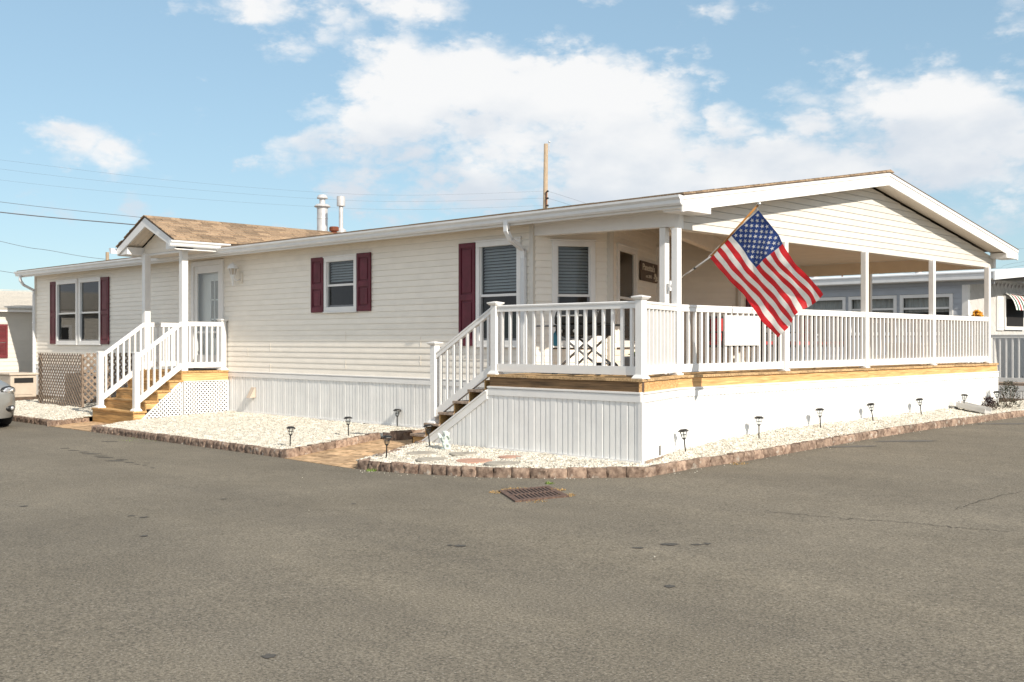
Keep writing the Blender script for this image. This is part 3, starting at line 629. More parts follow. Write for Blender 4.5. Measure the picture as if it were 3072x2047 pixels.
# rim joists
def rim(p, q, z0, z1, mat, t=.04, b=0.):
    F, L = frame(p, q); return MB().ob(F, -.0, L, b - t, b, z0, z1).build('rim_joist', mat, deck, bevel=.003)
rim((-2.70, .0), (-.045, .0), .905, 1.044, 'wood_shaded'); rim((-.002, .0), (-.498, 1.45), .905, 1.044, 'wood_y'); rim((-.50, 1.452), (-.50, 7.0), .905, 1.044, 'wood_y'); rim((-.50, 7.004), (-.50, 12.86), .905, 1.044, 'wood_y')
MB().box(-.045, -.002, .001, .05, .86, 1.044).build('corner_block', 'wood_dark', deck)
rim((-5.4, 12.86), (-.54, 12.86), .905, 1.044, 'wood_x')
# cap band and ribbed skirting
def band(p, q, zb=.79):
    F, L = frame(p, q); o, d, n = F; a = (p[0], p[1], 0); b = (q[0], q[1], 0)
    return MB().extr([(-.02, zb), (.026, zb), (.026, .875), (.010, .885), (.034, .892), (.034, .912), (-.02, .918)], a, b, (n[0], n[1], 0)).build('band', 'vinyl', deck)
band((-2.72, .0), (.0, .0)); band((.0, .0), (-.50, 1.45)); band((-.50, 1.45), (-.50, 12.88)); band((-5.4, 12.86), (-.5, 12.86))
sk = lambda y: float(.03 + .17 * ss(0, 4.5, y) + .03 * ss(4.5, 12, y))
F1, L1 = frame((-2.72, .0), (.0, .0)); skirt(F1, 0, L1, lambda a: -.04, lambda a: .80, deck)
F2, L2 = frame((.0, .0), (-.50, 1.45)); skirt(F2, 0, L2, lambda a: -.10, lambda a: .80, deck)
F3, L3 = frame((-.50, 1.45), (-.50, 12.88)); skirt(F3, 0, L3, lambda a: -.04, lambda a: .80, deck)
m = MB(); m.ob(F1, 0, L1 - .005, .004, .028, .03, .065); m.ob(F1, 0, L1 - .005, .028, .036, .03, .04); m.build('skirt_track', 'vinyl', deck)
m = MB(); m.ob(F1, -1.2, L1 - .01, -.01, .022, -.12, .03); m.build('sill_board', 'wood_grey', deck)
m = MB(); m.ob(F2, 0.01, L2, .0, .016, -.10, .06); m.build('sill_board', 'wood_grey', deck)
m = MB(); m.ob(F1, L1 - .045, L1 + .016, .002, .02, -.03, .80); m.ob(F2, -.016, .04, .002, .018, -.03, .80); m.build('corner_trim', 'vinyl', deck)
# foundation vent near the corner
m = MB(); m.ob(F2, .47, .67, .014, .03, .06, .22); vt = m.build('vent', 'vinyl', deck)
m = MB(); m.ob(F2, .58, .655, .03, .033, .08, .205); m.build('screen', 'grey_metal', vt)
# ------------------------------------------------------------------ front stairs
stairs = thing('deck_stairs', (-3.6, .8, 0), 'brown timber stairs with white skirted side climbing to the deck', 'stairs')
TX = [(-2.80, .855), (-3.12, .677), (-3.44, .499), (-3.76, .321), (-4.08, .143)]    # back of tread, top
for i, (xb, zt_) in enumerate(TX):
    xn = xb - .34
    for j in range(2): MB().box(xn + j * .172, xn + j * .172 + .167, -.02, 1.54, zt_ - .036, zt_).build('tread', 'wood_grey', stairs, bevel=.004)
    MB().box(xb - .018, xb, .012, 1.5, zt_ - .0, zt_ + .140).build('riser', 'wood_x', stairs)
MB().box(-4.40, -4.382, .012, 1.5, -.06, .106).build('riser', 'wood_x', stairs)
for yy in (.012, .75, 1.48):
    MB().add([(-2.73, yy, .78), (-2.73, yy, .50), (-3.05, yy, .30), (-4.40, yy, -.07), (-4.40, yy, .09), (-4.1, yy, .12)] + [(-2.73, yy + .035, .78), (-2.73, yy + .035, .50), (-3.05, yy + .035, .30), (-4.40, yy + .035, -.07), (-4.40, yy + .035, .09), (-4.1, yy + .035, .12)],
             [(0, 1, 2, 3, 4, 5), (11, 10, 9, 8, 7, 6)] + [(i, i + 6, (i + 1) % 6 + 6, (i + 1) % 6) for i in range(6)]).build('stringer', 'wood_x', stairs)
# brown side boards above the white diagonal
for i, (xb, zt_) in enumerate(TX): MB().add([(xb, -.001, zt_ + .14), (xb, -.001, zt_ - .10), (xb - .31, -.001, zt_ - .26), (xb - .31, -.001, zt_ - .036), (xb - .012, -.001, zt_ - .036)], [(0, 1, 2, 3, 4)]).build('side_board', 'wood_x', stairs) if False else None
FS = ((-4.45, 0), (1, 0), (0, -1)); dl = lambda a: -.06 + (a / 1.73) * .86          # underside of the white diagonal
skirt(FS, .08, 1.73, lambda a: -.06, lambda a: max(-.05, dl(a) - .03), stairs)
P = [(-2.72, .868), (-2.72, .735), (-4.05, -.05), (-4.27, -.05)]
m = MB(); m.add([(x, -.036, z) for x, z in P] + [(x, -.004, z) for x, z in P], [(0, 1, 2, 3), (7, 6, 5, 4)] + [(i, i + 4, (i + 1) % 4 + 4, (i + 1) % 4) for i in range(4)]); m.build('side_band', 'vinyl', stairs, bevel=.003)
m = MB(); m.beam((-2.73, -.045, .850), (-4.25, -.045, -.04), .02, .02); m.build('side_bead', 'vinyl', stairs)

# ------------------------------------------------------------------ white vinyl railings
CAPM = None
def newel(x, y, z0, z1, parent, w=.053, cap=True):
    m = MB(); m.box(x - w, x + w, y - w, y + w, z0, z1 - .045); o = m.build('newel_post', 'vinyl', parent, bevel=.006)
    if cap:
        m = MB()
        def ring(a, b, za, zb): m.hexa([(x - a, y - a, za), (x + a, y - a, za), (x + a, y + a, za), (x - a, y + a, za), (x - b, y - b, zb), (x + b, y - b, zb), (x + b, y + b, zb), (x - b, y + b, zb)])
        ring(w + .012, w + .034, z1 - .045, z1 - .020); ring(w + .036, w + .036, z1 - .020, z1 - .006); ring(w + .034, .01, z1 - .006, z1 + .012); m.build('cap', 'vinyl', o)
    m = MB(); a = w + .006; b = w + .030
    m.hexa([(x - b, y - b, z0), (x + b, y - b, z0), (x + b, y + b, z0), (x - b, y + b, z0), (x - b, y - b, z0 + .012), (x + b, y - b, z0 + .012), (x + b, y + b, z0 + .012), (x - b, y + b, z0 + .012)])
    m.hexa([(x - b, y - b, z0 + .012), (x + b, y - b, z0 + .012), (x + b, y + b, z0 + .012), (x - b, y + b, z0 + .012), (x - a, y - a, z0 + .05), (x + a, y - a, z0 + .05), (x + a, y + a, z0 + .05), (x - a, y + a, z0 + .05)]); m.build('base_trim', 'vinyl', o)
    return o
def rail(p, q, zt0, zt1, zb0, zb1, parent, n, hb=.11):   # top / bottom rail heights at both ends, n balusters
    p = Vector((*p, 0)); q = Vector((*q, 0)); d = (q - p).normalized(); s = Vector((d.y, -d.x, 0))
    def bar(name, za, zb_, h, w, prof=None):
        m = MB(); pr = prof or [(-w, -h), (w, -h), (w, 0), (-w, 0)]
        m.extr(pr, p + Vector((0, 0, za)), p + Vector((0, 0, za)), s) if False else None
        n_ = len(pr); vs = [p + s * a + Vector((0, 0, za + b)) for a, b in pr] + [q + s * a + Vector((0, 0, zb_ + b)) for a, b in pr]
        m.add(vs, [(i, (i + 1) % n_, n_ + (i + 1) % n_, n_ + i) for i in range(n_)] + [tuple(range(n_ - 1, -1, -1)), tuple(range(n_, 2 * n_))]); return m.build(name, 'vinyl', parent)
    bar('top_rail', zt0, zt1, 0, 0, [(-.028, -.092), (.028, -.092), (.028, -.04), (.024, -.036), (.036, -.030), (.038, -.010), (.030, 0), (-.030, 0), (-.038, -.010), (-.036, -.030), (-.024, -.036), (-.028, -.04)])
    bar('bottom_rail', zb0, zb1, hb, .026)
    L = (q - p).length; ang = math.atan2(d.y, d.x)
    for i in range(n):
        t = (i + .5) / n; c = p + (q - p) * t; za = zb0 + (zb1 - zb0) * t - .02; zb_ = zt0 + (zt1 - zt0) * t - .08
        inst('baluster', BAL, Matrix.Translation((c.x, c.y, za)) @ Matrix.Rotation(ang, 4, 'Z') @ Matrix.Diagonal((1, 1, zb_ - za, 1)), parent)
BAL = MB().box(-.019, .019, -.019, .019, 0, 1).mesh('baluster', 'vinyl')
RT_, RB_ = 2.052, 1.232   # rail heights
rl = thing('deck_railing', (-1.35, .07, ZD), 'white vinyl railing along the deck front before the grill, with capped end posts', 'railing', 'white deck railings')
newel(-.075, .075, ZD, 2.112, rl); newel(-2.655, .075, ZD, 2.100, rl)
rail((-2.59, .075), (-.14, .075), RT_, RT_, RB_, RB_, rl, 16)
rl = thing('stair_railing', (-3.35, .07, .5), 'white vinyl handrail sloping down the timber deck stairs', 'railing', 'white deck railings')
newel(-3.95, .075, .321, 1.535, rl); rail((-3.89, .075), (-2.72, .075), 1.385, 2.03, .545, 1.215, rl, 8, .13)
rl = thing('deck_railing', (-.3, .75, ZD), 'short white vinyl railing angled between the deck corner post and first porch post', 'railing', 'white deck railings')
rail((-.095, .13), (-.545, POSTS[1][1] - .05), RT_, RT_, RB_, RB_, rl, 9)
names = ['white railing bay carrying the blank white board, left of the flag', 'white railing bay behind the hanging flag, before the red-cushioned chairs', 'white railing bay between the third and fourth gable-end posts', 'rightmost white railing bay at the far end of the gable side']
for i, (a, b, n) in enumerate([(POSTS[j][1] + .05, POSTS[j + 1][1] - .05, 18) for j in (1, 2, 3, 4)]):
    rl = thing('deck_railing', (-.57, (a + b) / 2, ZD), names[i], 'railing', 'white deck railings'); rail((-.56, a), (-.56, b), RT_, RT_, RB_, RB_, rl, n)
rl = thing('deck_railing', (-2.5, YB - .13, ZD), 'white railing along the far side of the deck, before the neighbouring windows', 'railing', 'white deck railings')
rail((-3.28, YB - .13), (-.65, YB - .13), RT_, RT_, RB_, RB_, rl, 18)
# ------------------------------------------------------------------ the small entry porch at the left door
EX0, EX1, EZ = -14.22, -12.35, .925
ep = thing('entry_porch', (-13.3, .6, 0), 'small wooden stoop with steps, white lattice sides and its own shingled gable roof', 'porch')
for i in range(8):
    y0 = .47 + i * .142; MB().box(EX0, EX1 + .02, y0, min(y0 + .136, YW - .03), EZ - .034, EZ).build('deck_board', 'wood_x', ep)
MB().box(EX1 - .04, EX1, .50, YW - .03, EZ - .215, EZ - .036).build('rim_joist', 'wood_y', ep, bevel=.003)
MB().box(EX0, EX1 - .042, .50, .54, EZ - .215, EZ - .036).build('rim_joist', 'wood_x', ep, bevel=.003)
ST = [(.21, .50, .735), (-.05, .23, .535), (-.31, -.03, .335), (-.57, -.29, .135)]
for y0, y1, z in ST:
    MB().box(EX0, EX1 + .03, y0 - .02, y1, z - .036, z).build('tread', 'wood_x', ep, bevel=.004)
    MB().box(EX0 + .02, EX1, y1 - .02, y1, z + .001, z + .163).build('riser', 'wood_x', ep)
    MB().box(EX1 - .03, EX1 - .004, y0 + .022, y1 - .022, z - .165, z - .037).build('side_board', 'wood_y', ep)
MB().box(EX0 + .02, EX1 + .0, -.57, -.55, -.16, .098).build('riser', 'wood_x', ep)
# white lattice: diagonal slats in a frame, in the plane x = const
def clipseg(p, q, poly):      # Cyrus-Beck on a convex polygon (counter-clockwise)
    t0, t1 = 0., 1.; dx, dy = q[0] - p[0], q[1] - p[1]
    for i in range(len(poly)):
        a, b = poly[i], poly[(i + 1) % len(poly)]; nx, ny = -(b[1] - a[1]), b[0] - a[0]
        de = nx * dx + ny * dy; nu = nx * (p[0] - a[0]) + ny * (p[1] - a[1])
        if abs(de) < 1e-9:
            if nu < 0: return None
            continue
        t = -nu / de
        if de > 0: t0 = max(t0, t)
        else: t1 = min(t1, t)
    return None if t0 >= t1 else (t0, t1)
def lattice_mesh(poly, step, w, P, thick):   # poly in (s,z); P maps (s, offset, z) to the world
    m = MB(); s0 = min(p[0] for p in poly); s1 = max(p[0] for p in poly); z0 = min(p[1] for p in poly); z1 = max(p[1] for p in poly); H = z1 - z0; out = []
    for k in (0, 1):
        c = s0 - H
        while c < s1 + H:
            p, q = ((c, z0), (c + H, z1)) if k else ((c + H, z0), (c, z1)); t = clipseg(p, q, poly)
            if t:
                a = (p[0] + (q[0] - p[0]) * t[0], p[1] + (q[1] - p[1]) * t[0]); b = (p[0] + (q[0] - p[0]) * t[1], p[1] + (q[1] - p[1]) * t[1])
                if math.hypot(a[0] - b[0], a[1] - b[1]) > .03: out.append((a, b, k))
            c += step
    return out
def slat(m, a, b, k, w, P, thick):
    d = Vector((b[0] - a[0], b[1] - a[1])).normalized(); n = Vector((-d.y, d.x)) * w / 2; o0, o1 = (0, thick) if k else (thick, 2 * thick)
    r = [(a[0] - n.x, a[1] - n.y), (b[0] - n.x, b[1] - n.y), (b[0] + n.x, b[1] + n.y), (a[0] + n.x, a[1] + n.y)]
    m.hexa([P(s, o0, z) for s, z in r] + [P(s, o1, z) for s, z in r])
PX = lambda s, o, z: (EX1 - .006 + o, s, z)
for nm, poly in (('lattice', [(.53, -.08), (1.56, -.02), (1.56, EZ - .215), (.53, EZ - .215)]), ('lattice', [(-.52, -.14), (.49, -.08), (.49, EZ - .215), (.46, EZ - .215)])):
    m = MB()
    for a, b, k in lattice_mesh(poly, .084, .028, PX, .005): slat(m, a, b, k, .028, PX, .005)
    n = len(poly)
    for i in range(n):
        a, b = poly[i], poly[(i + 1) % n]; m.beam(PX(a[0], .010, a[1]), PX(b[0], .010, b[1]), .016, .035, up=(1, 0, 0))
    o = m.build(nm, 'vinyl', ep); o['kind'] = 'stuff'
MB().box(EX1 - .06, EX1 - .03, -.4, 1.5, -.2, .02).build('ground_board', 'wood_grey', ep)
# roof posts
for x in (EX0 + .12, EX1 - .11):
    m = MB(); m.box(x - .068, x + .068, .52, .656, EZ, 3.46); m.build('porch_post', 'vinyl', ep, bevel=.007)
# rails and newels of the stoop
rl = thing('stoop_railing', (EX1 - .11, .3, .5), 'white vinyl stair and stoop railing on the right side, nearer the small window', 'railing', 'white stoop railings')
newel(EX1 - .11, -.45, .135, 1.345, rl, .058, cap=False); MB().box(EX1 - .18, EX1 - .04, -.52, -.38, 1.30, 1.325).build('cap', 'vinyl', rl, bevel=.006)
rail((EX1 - .11, -.39), (EX1 - .11, .52), 1.30, 1.95, .42, 1.09, rl, 7, .13)
newel(EX1 - .11, 1.50, EZ, 2.02, rl, .058); rail((EX1 - .11, .66), (EX1 - .11, 1.44), 1.955, 1.955, 1.10, 1.10, rl, 6)
rl = thing('stoop_railing', (EX0 + .12, .3, .5), 'white vinyl stair and stoop railing on the left side, beside the brown lattice', 'railing', 'white stoop railings')
newel(EX0 + .12, -.45, .135, 1.345, rl, .058, cap=False); MB().box(EX0 + .05, EX0 + .19, -.52, -.38, 1.30, 1.325).build('cap', 'vinyl', rl, bevel=.006)
rail((EX0 + .12, -.39), (EX0 + .12, .52), 1.30, 1.95, .42, 1.09, rl, 7, .13)
newel(EX0 + .12, 1.50, EZ, 2.02, rl, .058); rail((EX0 + .12, .66), (EX0 + .12, 1.44), 1.955, 1.955, 1.10, 1.10, rl, 6)
# gable roof of the stoop
AX, HW, YF, ZA, PS = -13.36, 1.29, .18, 4.215, .455     # ridge x, half width, front, ridge height, pitch
pz = lambda x: ZA - abs(x - AX) * PS
YBK = 6.2
for sgn in (1, -1):
    m = MB(); xe = AX + sgn * HW
    m.hexa([(AX, YF, ZA - .05), (xe, YF, pz(xe) - .05), (xe, YBK, pz(xe) - .05), (AX, YBK, ZA - .05), (AX, YF, ZA - .01), (xe, YF, pz(xe) - .01), (xe, YBK, pz(xe) - .01), (AX, YBK, ZA - .01)] if sgn > 0 else
           [(xe, YF, pz(xe) - .05), (AX, YF, ZA - .05), (AX, YBK, ZA - .05), (xe, YBK, pz(xe) - .05), (xe, YF, pz(xe) - .01), (AX, YF, ZA - .01), (AX, YBK, ZA - .01), (xe, YBK, pz(xe) - .01)])
    rf = m.build('roof', 'shingle_dark', ep)
    L = HW / math.cos(math.atan(PS)); e = .142; k = 0; s = L + .02
    while s > .02:       # rows from the eave up, broken into tabs
        y = YF - .025 - (.15 if k % 2 else .0) + random.uniform(-.03, .03)
        while y < YBK:
            wd = random.uniform(.26, .40); ya, yb = max(y, YF - .025), min(y + wd - .012, YBK); y += wd
            if yb - ya < .03: continue
            # stop where the tab would lie below the main roof
            xm = AX + sgn * (s / L) * HW
            if pz(xm) < rz(max(ya, YE)) - .09 and ya > YE: break
            sa, sb = s, max(s - e - .025, 0); c_, s_ = HW / L, PS * HW / L
            X = lambda q: AX + sgn * q * c_; Z = lambda q: ZA - q * s_; d = random.uniform(.014, .024)
            v = [(X(sa), ya, Z(sa) - .008), (X(sa), yb, Z(sa) - .008), (X(sb), yb, Z(sb) - .008), (X(sb), ya, Z(sb) - .008), (X(sa), ya, Z(sa) + d), (X(sa), yb, Z(sa) + d), (X(sb), yb, Z(sb) + .002), (X(sb), ya, Z(sb) + .002)]
            if sgn > 0 or k % 1 == 0: MB().hexa(v).build('shingle', 'shingle', rf)
            if sgn < 0 and ya > 1.2: break
        s -= e; k += 1
    # rake board, soffit, gutter, eave return
    m = MB(); m.hexa([(AX, YF, ZA - .24), (xe, YF, pz(xe) - .20), (xe, YF + .03, pz(xe) - .20), (AX, YF + .03, ZA - .24), (AX, YF, ZA - .052), (xe, YF, pz(xe) - .052), (xe, YF + .03, pz(xe) - .052), (AX, YF + .03, ZA - .052)]); m.build('rake_board', 'vinyl', ep)
    for j in range(3):
        ya, yb = YF + .03 + j * .125, YF + .03 + j * .125 + .121
        m = MB(); m.hexa([(AX, ya, ZA - .17), (xe, ya, pz(xe) - .17), (xe, yb, pz(xe) - .17), (AX, yb, ZA - .17), (AX, ya, ZA - .155), (xe, ya, pz(xe) - .155), (xe, yb, pz(xe) - .155), (AX, yb, ZA - .155)]); m.build('soffit_strip', 'soffit', ep)
    xr0, xr1 = sorted((AX + sgn * .86, xe)); m = MB(); m.box(xr0, xr1, YF + .031, .60, 3.44, 3.60); m.build('eave_return', 'vinyl', ep, bevel=.004)
    ze = pz(xe) - .155
    f0, f1 = sorted((xe, xe - sgn * .03)); MB().box(f0, f1, YF + .031, 1.5, 3.42, pz(xe) - .03).build('fascia', 'vinyl', ep)
    m = MB(); m.extr([(0, ze), (.055, ze), (.075, ze + .025), (.08, ze + .06), (.112, ze + .09), (.114, ze + .12), (.10, ze + .12), (0, ze + .01)], (xe, YF - .13, 0), (xe, YE + (.20 if sgn > 0 else -.02), 0), (sgn, 0, 0)); gt = m.build('gutter', 'metal_white', ep)
    m = MB(); m.extr([(0, ze), (.055, ze), (.075, ze + .025), (.08, ze + .06), (.112, ze + .09), (.114, ze + .12), (0, ze + .12)], (xe, YF - .134, 0), (xe, YF - .13, 0), (sgn, 0, 0)); m.build('end_cap', 'metal_white', gt)
MB().box(AX - HW + .034, AX + HW - .034, .61, 1.45, 3.425, 3.44).build('ceiling', 'soffit', ep)
z = 3.46
while z < 4.0:
    hw = (4.02 - z) / PS; hw2 = max(0.02, (4.02 - min(z + .115, 4.0)) / PS); hw = min(hw, 1.0); hw2 = min(hw2, 1.0)
    MB().add([(AX - hw, .596, z), (AX + hw, .596, z), (AX + hw2, .607, z + .115), (AX - hw2, .607, z + .115), (AX - hw, .612, z), (AX + hw, .612, z)], [(0, 1, 2, 3), (0, 4, 5, 1)]).build('siding_course', 'siding', ep); z += .115
MB().box(AX - HW + .05, AX + HW - .05, .60, .66, 3.415, 3.455).build('beam', 'vinyl', ep)
# lamp by the door
lamp = thing('wall_lantern', (-12.0, YW, 2.8), 'white coach lantern on the cream siding right of the entry door', 'lantern')
m = MB(); m.box(-11.93, -11.76, YW - .035, YW - .012, 2.66, 2.93); m.build('backplate', 'vinyl_cream', lamp, bevel=.01)
m = MB(); m.tube([(-11.85, YW - .03, 2.76), (-11.87, YW - .12, 2.72), (-11.90, YW - .19, 2.80)], .018, 8); m.build('bracket', 'vinyl', lamp, smooth=True)
lx, ly = -11.91, YW - .20
def frus(m, z0, r0, z1, r1, n=6): m.lathe([(r0, z0), (r1, z1)], (lx, ly, 0), n)
m = MB(); frus(m, 2.86, .055, 3.02, .095); m.build('glass_shade', 'beige_plastic', lamp)
m = MB()
for j in range(6):
    a = math.pi / 3 * j; m.beam((lx + .056 * math.cos(a), ly + .056 * math.sin(a), 2.85), (lx + .097 * math.cos(a), ly + .097 * math.sin(a), 3.02), .014, .014)
m.lathe([(.02, 2.60), (.035, 2.74), (.065, 2.85), (.06, 2.865)], (lx, ly, 0), 6); m.build('cage', 'vinyl', lamp)
m = MB(); m.lathe([(.135, 3.01), (.135, 3.03), (.10, 3.09), (.055, 3.13), (.02, 3.14), (.015, 3.16)], (lx, ly, 0), 12); m.build('cap', 'metal_white', lamp)
lamp.location.z += .09; lamp.scale = (.88, .88, .88)
mt = MB().box(-13.75, -12.6, .95, 1.5, EZ + .001, EZ + .016).build('door_mat', 'rubber'); tag(mt, 'dark flat mat on the stoop boards before the door', 'mat')

# ------------------------------------------------------------------ gravel beds
def bed(name, poly, label, dens, rmin, rmax, seed):
    rg = np.random.default_rng(seed); xs = [p[0] for p in poly]; ys = [p[1] for p in poly]
    # base sheet
    g = .22; nx = int((max(xs) - min(xs)) / g) + 2; ny = int((max(ys) - min(ys)) / g) + 2
    area = (max(xs) - min(xs)) * (max(ys) - min(ys)); n = int(area * dens)
    st = math.sqrt(1 / dens); X, Y = np.meshgrid(np.arange(min(xs), max(xs), st), np.arange(min(ys), max(ys), st)); X = X.ravel() + rg.uniform(-.5, .5, X.size) * st; Y = Y.ravel() + rg.uniform(-.5, .5, Y.size) * st
    k = pin(poly, X, Y); X, Y = X[k], Y[k]
    for q in KEEP_OUT:
        k = (X - q[0]) ** 2 + (Y - q[1]) ** 2 > q[2] ** 2; X, Y = X[k], Y[k]
    n = len(X); R = rg.uniform(rmin, rmax, n); Z = bedz(X, Y) + rg.uniform(-.006, .010, n) + .012 * np.sin(X * 5.1) * np.sin(Y * 4.3)
    bm = bmesh.new(); bmesh.ops.create_icosphere(bm, subdivisions=1, radius=1); bv = np.array([v.co[:] for v in bm.verts]); bf = np.array([[v.index for v in f.verts] for f in bm.faces]); bm.free()
    nv = len(bv); V = np.empty((n, nv, 3)); jit = 1 + rg.uniform(-.28, .28, (n, nv, 1)); sc = np.stack([rg.uniform(.8, 1.35, n), rg.uniform(.7, 1.0, n), rg.uniform(.5, .85, n)], 1)
    V = bv[None] * jit * (sc * R[:, None])[:, None, :]
    a = rg.uniform(0, 6.28, n); ca, sa = np.cos(a), np.sin(a); tl = rg.normal(0, .35, n); ct, s_t = np.cos(tl), np.sin(tl)
    x = V[..., 0] * ct[:, None] + V[..., 2] * s_t[:, None]; z = -V[..., 0] * s_t[:, None] + V[..., 2] * ct[:, None]; y = V[..., 1]
    V = np.stack([x * ca[:, None] - y * sa[:, None] + X[:, None], x * sa[:, None] + y * ca[:, None] + Y[:, None], z + Z[:, None]], -1).reshape(-1, 3)
    Fc = (bf[None] + (np.arange(n) * nv)[:, None, None]).reshape(-1, 3)
    me = bpy.data.meshes.new(name); me.vertices.add(len(V)); me.vertices.foreach_set('co', V.ravel()); me.loops.add(Fc.size); me.loops.foreach_set('vertex_index', Fc.ravel().astype(np.int32))
    me.polygons.add(len(Fc)); me.polygons.foreach_set('loop_start', np.arange(0, Fc.size, 3, dtype=np.int32)); me.polygons.foreach_set('use_smooth', np.ones(len(Fc), bool)); me.update(); me.validate(); me.materials.append(MATS['pebble'])
    o = link(bpy.data.objects.new(name, me)); tag(o, label, 'gravel', kind='stuff')
    bm = bmesh.new(); f = bm.faces.new([bm.verts.new((p[0], p[1], 0)) for p in poly]); bmesh.ops.triangulate(bm, faces=[f])
    for _ in range(5): bmesh.ops.subdivide_edges(bm, edges=[e for e in bm.edges if e.calc_length() > .25], cuts=1); bmesh.ops.triangulate(bm, faces=bm.faces[:])
    for v in bm.verts: v.co.z = float(bedz(v.co.x, v.co.y)) - .018
    bmesh.ops.recalc_face_normals(bm, faces=bm.faces)
    me = bpy.data.meshes.new('bed_soil'); bm.to_mesh(me); bm.free(); me.materials.append(MATS['pebble_bed']); link(bpy.data.objects.new('bed_soil', me), o)
    return o
ZC = lambda a, b: (1060 + a / 6.92, 1240 + b / 6.92); ZK = lambda a, b: (1400 + a / 5.8825, 1340 + b / 5.8825)
STONES = [(ZC(1430, 850), .225, 'stone_grey', 'round grey stepping stone nearest the cherub statue'), (ZC(1640, 980), .225, 'stone_grey', 'round grey stepping stone in front of the one by the cherub'), (ZK(130, 270), .24, 'stone_pink', 'round terracotta-pink stepping stone in the middle of the row'),
          (ZK(640, 318), .24, 'stone_grey', 'round grey stepping stone touching the block edging, right end of the row'), (ZK(770, 205), .16, 'stone_pink', 'small pinkish stepping stone half sunk in gravel beside the deck skirting'), (ZC(2290, 862), .2, 'stone_grey', 'pale stepping stone half buried under white gravel right of the cherub')]
SP = [onBed(*s[0]) for s in STONES]
KEEP_OUT = [(p.x, p.y, s[1] * .96) for p, s in zip(SP, STONES)]
bed('gravel_bed', [(-11.75, -1.50), (-5.34, -1.55), (-5.58, .30), (-5.25, 1.54), (-12.29, 1.55), (-12.29, -.50)], 'white marble gravel between the stoop lattice and the brick path', 1900, .0115, .024, 1)
bed('gravel_bed', [(-3.62, -1.62), (-2.7, -1.60), (-1.4, -1.40), (-.62, -1.04), (.20, -.30), (.02, -.03), (-4.12, -.04)], 'white gravel bed with stepping stones before the deck front', 2000, .012, .026, 2)
bed('gravel_bed', [(.21, -.30), (.12, .6), (.22, 1.85), (.22, 14.2), (-.46, 14.2), (-.46, 1.46), (.04, .0)], 'narrow white gravel strip along the gable-end skirting', 1900, .0115, .025, 3)
bed('gravel_bed', [(-20.4, 1.54), (-20.4, -1.0), (-16.0, -1.50), (-13.76, -1.50), (-14.22, -.62), (-14.24, 1.54)], 'white gravel bed under the brown lattice left of the stoop', 900, .018, .032, 4)
KEEP_OUT = []
for p, (_, rr, mt_, lb) in zip(SP, STONES):
    m = MB(); r_ = random.Random(lb); prof = [(rr * .97, -.03), (rr, .0), (rr, .012), (rr * .97, .022), (rr * .5, .025), (.01, .025)]
    m.lathe(prof, p, 24); m.v = [(x + r_.uniform(-.006, .006), y + r_.uniform(-.006, .006), z) for x, y, z in m.v]
    tag(m.build('stepping_stone', mt_, autos=40), lb, 'stepping stone', 'round stepping stones in the gravel')

# ------------------------------------------------------------------ split-face block edging
def block_mesh(seed, L=.235, D=.13, H=.135):
    r = random.Random(seed); nx, nz = 8, 5; vs = []; fs = []
    ph = [r.uniform(0, 6) for _ in range(6)]
    for j in range(nz + 1):
        for i in range(nx + 1):
            u = i / nx; v = j / nz; e = min(u, 1 - u, v + .3, 1 - v)      # worn, rounded edges
            rd = -.02 * max(0, 1 - e / .16) ** 2
            ns = .007 * (math.sin(u * 9 + ph[0]) * math.sin(v * 7 + ph[1]) + .7 * math.sin(u * 19 + ph[2] + v * 9)) + r.uniform(-.006, .006)
            vs.append((-L / 2 + u * L + r.uniform(-.002, .002), -(ns + rd), v * H + (r.uniform(-.006, .004) if j == nz else 0)))
    fs += [(j * (nx + 1) + i, j * (nx + 1) + i + 1, (j + 1) * (nx + 1) + i + 1, (j + 1) * (nx + 1) + i) for j in range(nz) for i in range(nx)]
    b = len(vs); t0 = nz * (nx + 1)
    for i in range(nx + 1): vs.append((-L / 2 + i / nx * L, D, H - .012 + r.uniform(-.004, .004)))
    fs += [(t0 + i, t0 + i + 1, b + i + 1, b + i) for i in range(nx)]
    c = len(vs); vs += [(-L / 2, D, 0), (L / 2, D, 0)]
    fs += [(b, b + nx, c + 1, c), tuple([j * (nx + 1) for j in range(nz + 1)] + [b, c])[::1], tuple([c + 1, b + nx] + [j * (nx + 1) + nx for j in range(nz, -1, -1)])]
    m = MB().add(vs, fs).mesh('block', 'block', True); m.set_sharp_from_angle(angle=math.radians(45)); return m
BLK = [block_mesh(i) for i in range(9)]
def edging(pts, label, zf, sc=1., hs=1.):
    e = thing('block_edging', (*pts[0], 0), label, 'edging', 'split-face block edging'); pts = [Vector(p) for p in pts]; L = .24 * sc
    tot = sum((b - a).length for a, b in zip(pts[:-1], pts[1:])); n = max(1, round(tot / L)); L = tot / n
    def at(s):
        for a, b in zip(pts[:-1], pts[1:]):
            l = (b - a).length
            if s <= l + 1e-6: return a + (b - a) * min(1, s / l)
            s -= l
        return pts[-1]
    for i in range(n):
        p, q = at(i * L), at((i + 1) * L); c = (p + q) / 2; a = math.atan2(q.y - p.y, q.x - p.x); z = zf(c.x, c.y)
        inst('block', random.choice(BLK), Matrix.Translation((c.x, c.y, float(z) - .02)) @ Matrix.Rotation(a + random.uniform(-.02, .02), 4, 'Z') @ Matrix.Rotation(random.uniform(-.02, .02), 4, 'X') @ Matrix.Diagonal(((q - p).length / .241, 1, hs * random.uniform(.95, 1.06), 1)), e)
edging([(-11.85, -1.66), (-5.2, -1.69)], 'dark split-face block row along the asphalt in front of the largest gravel bed', gz)
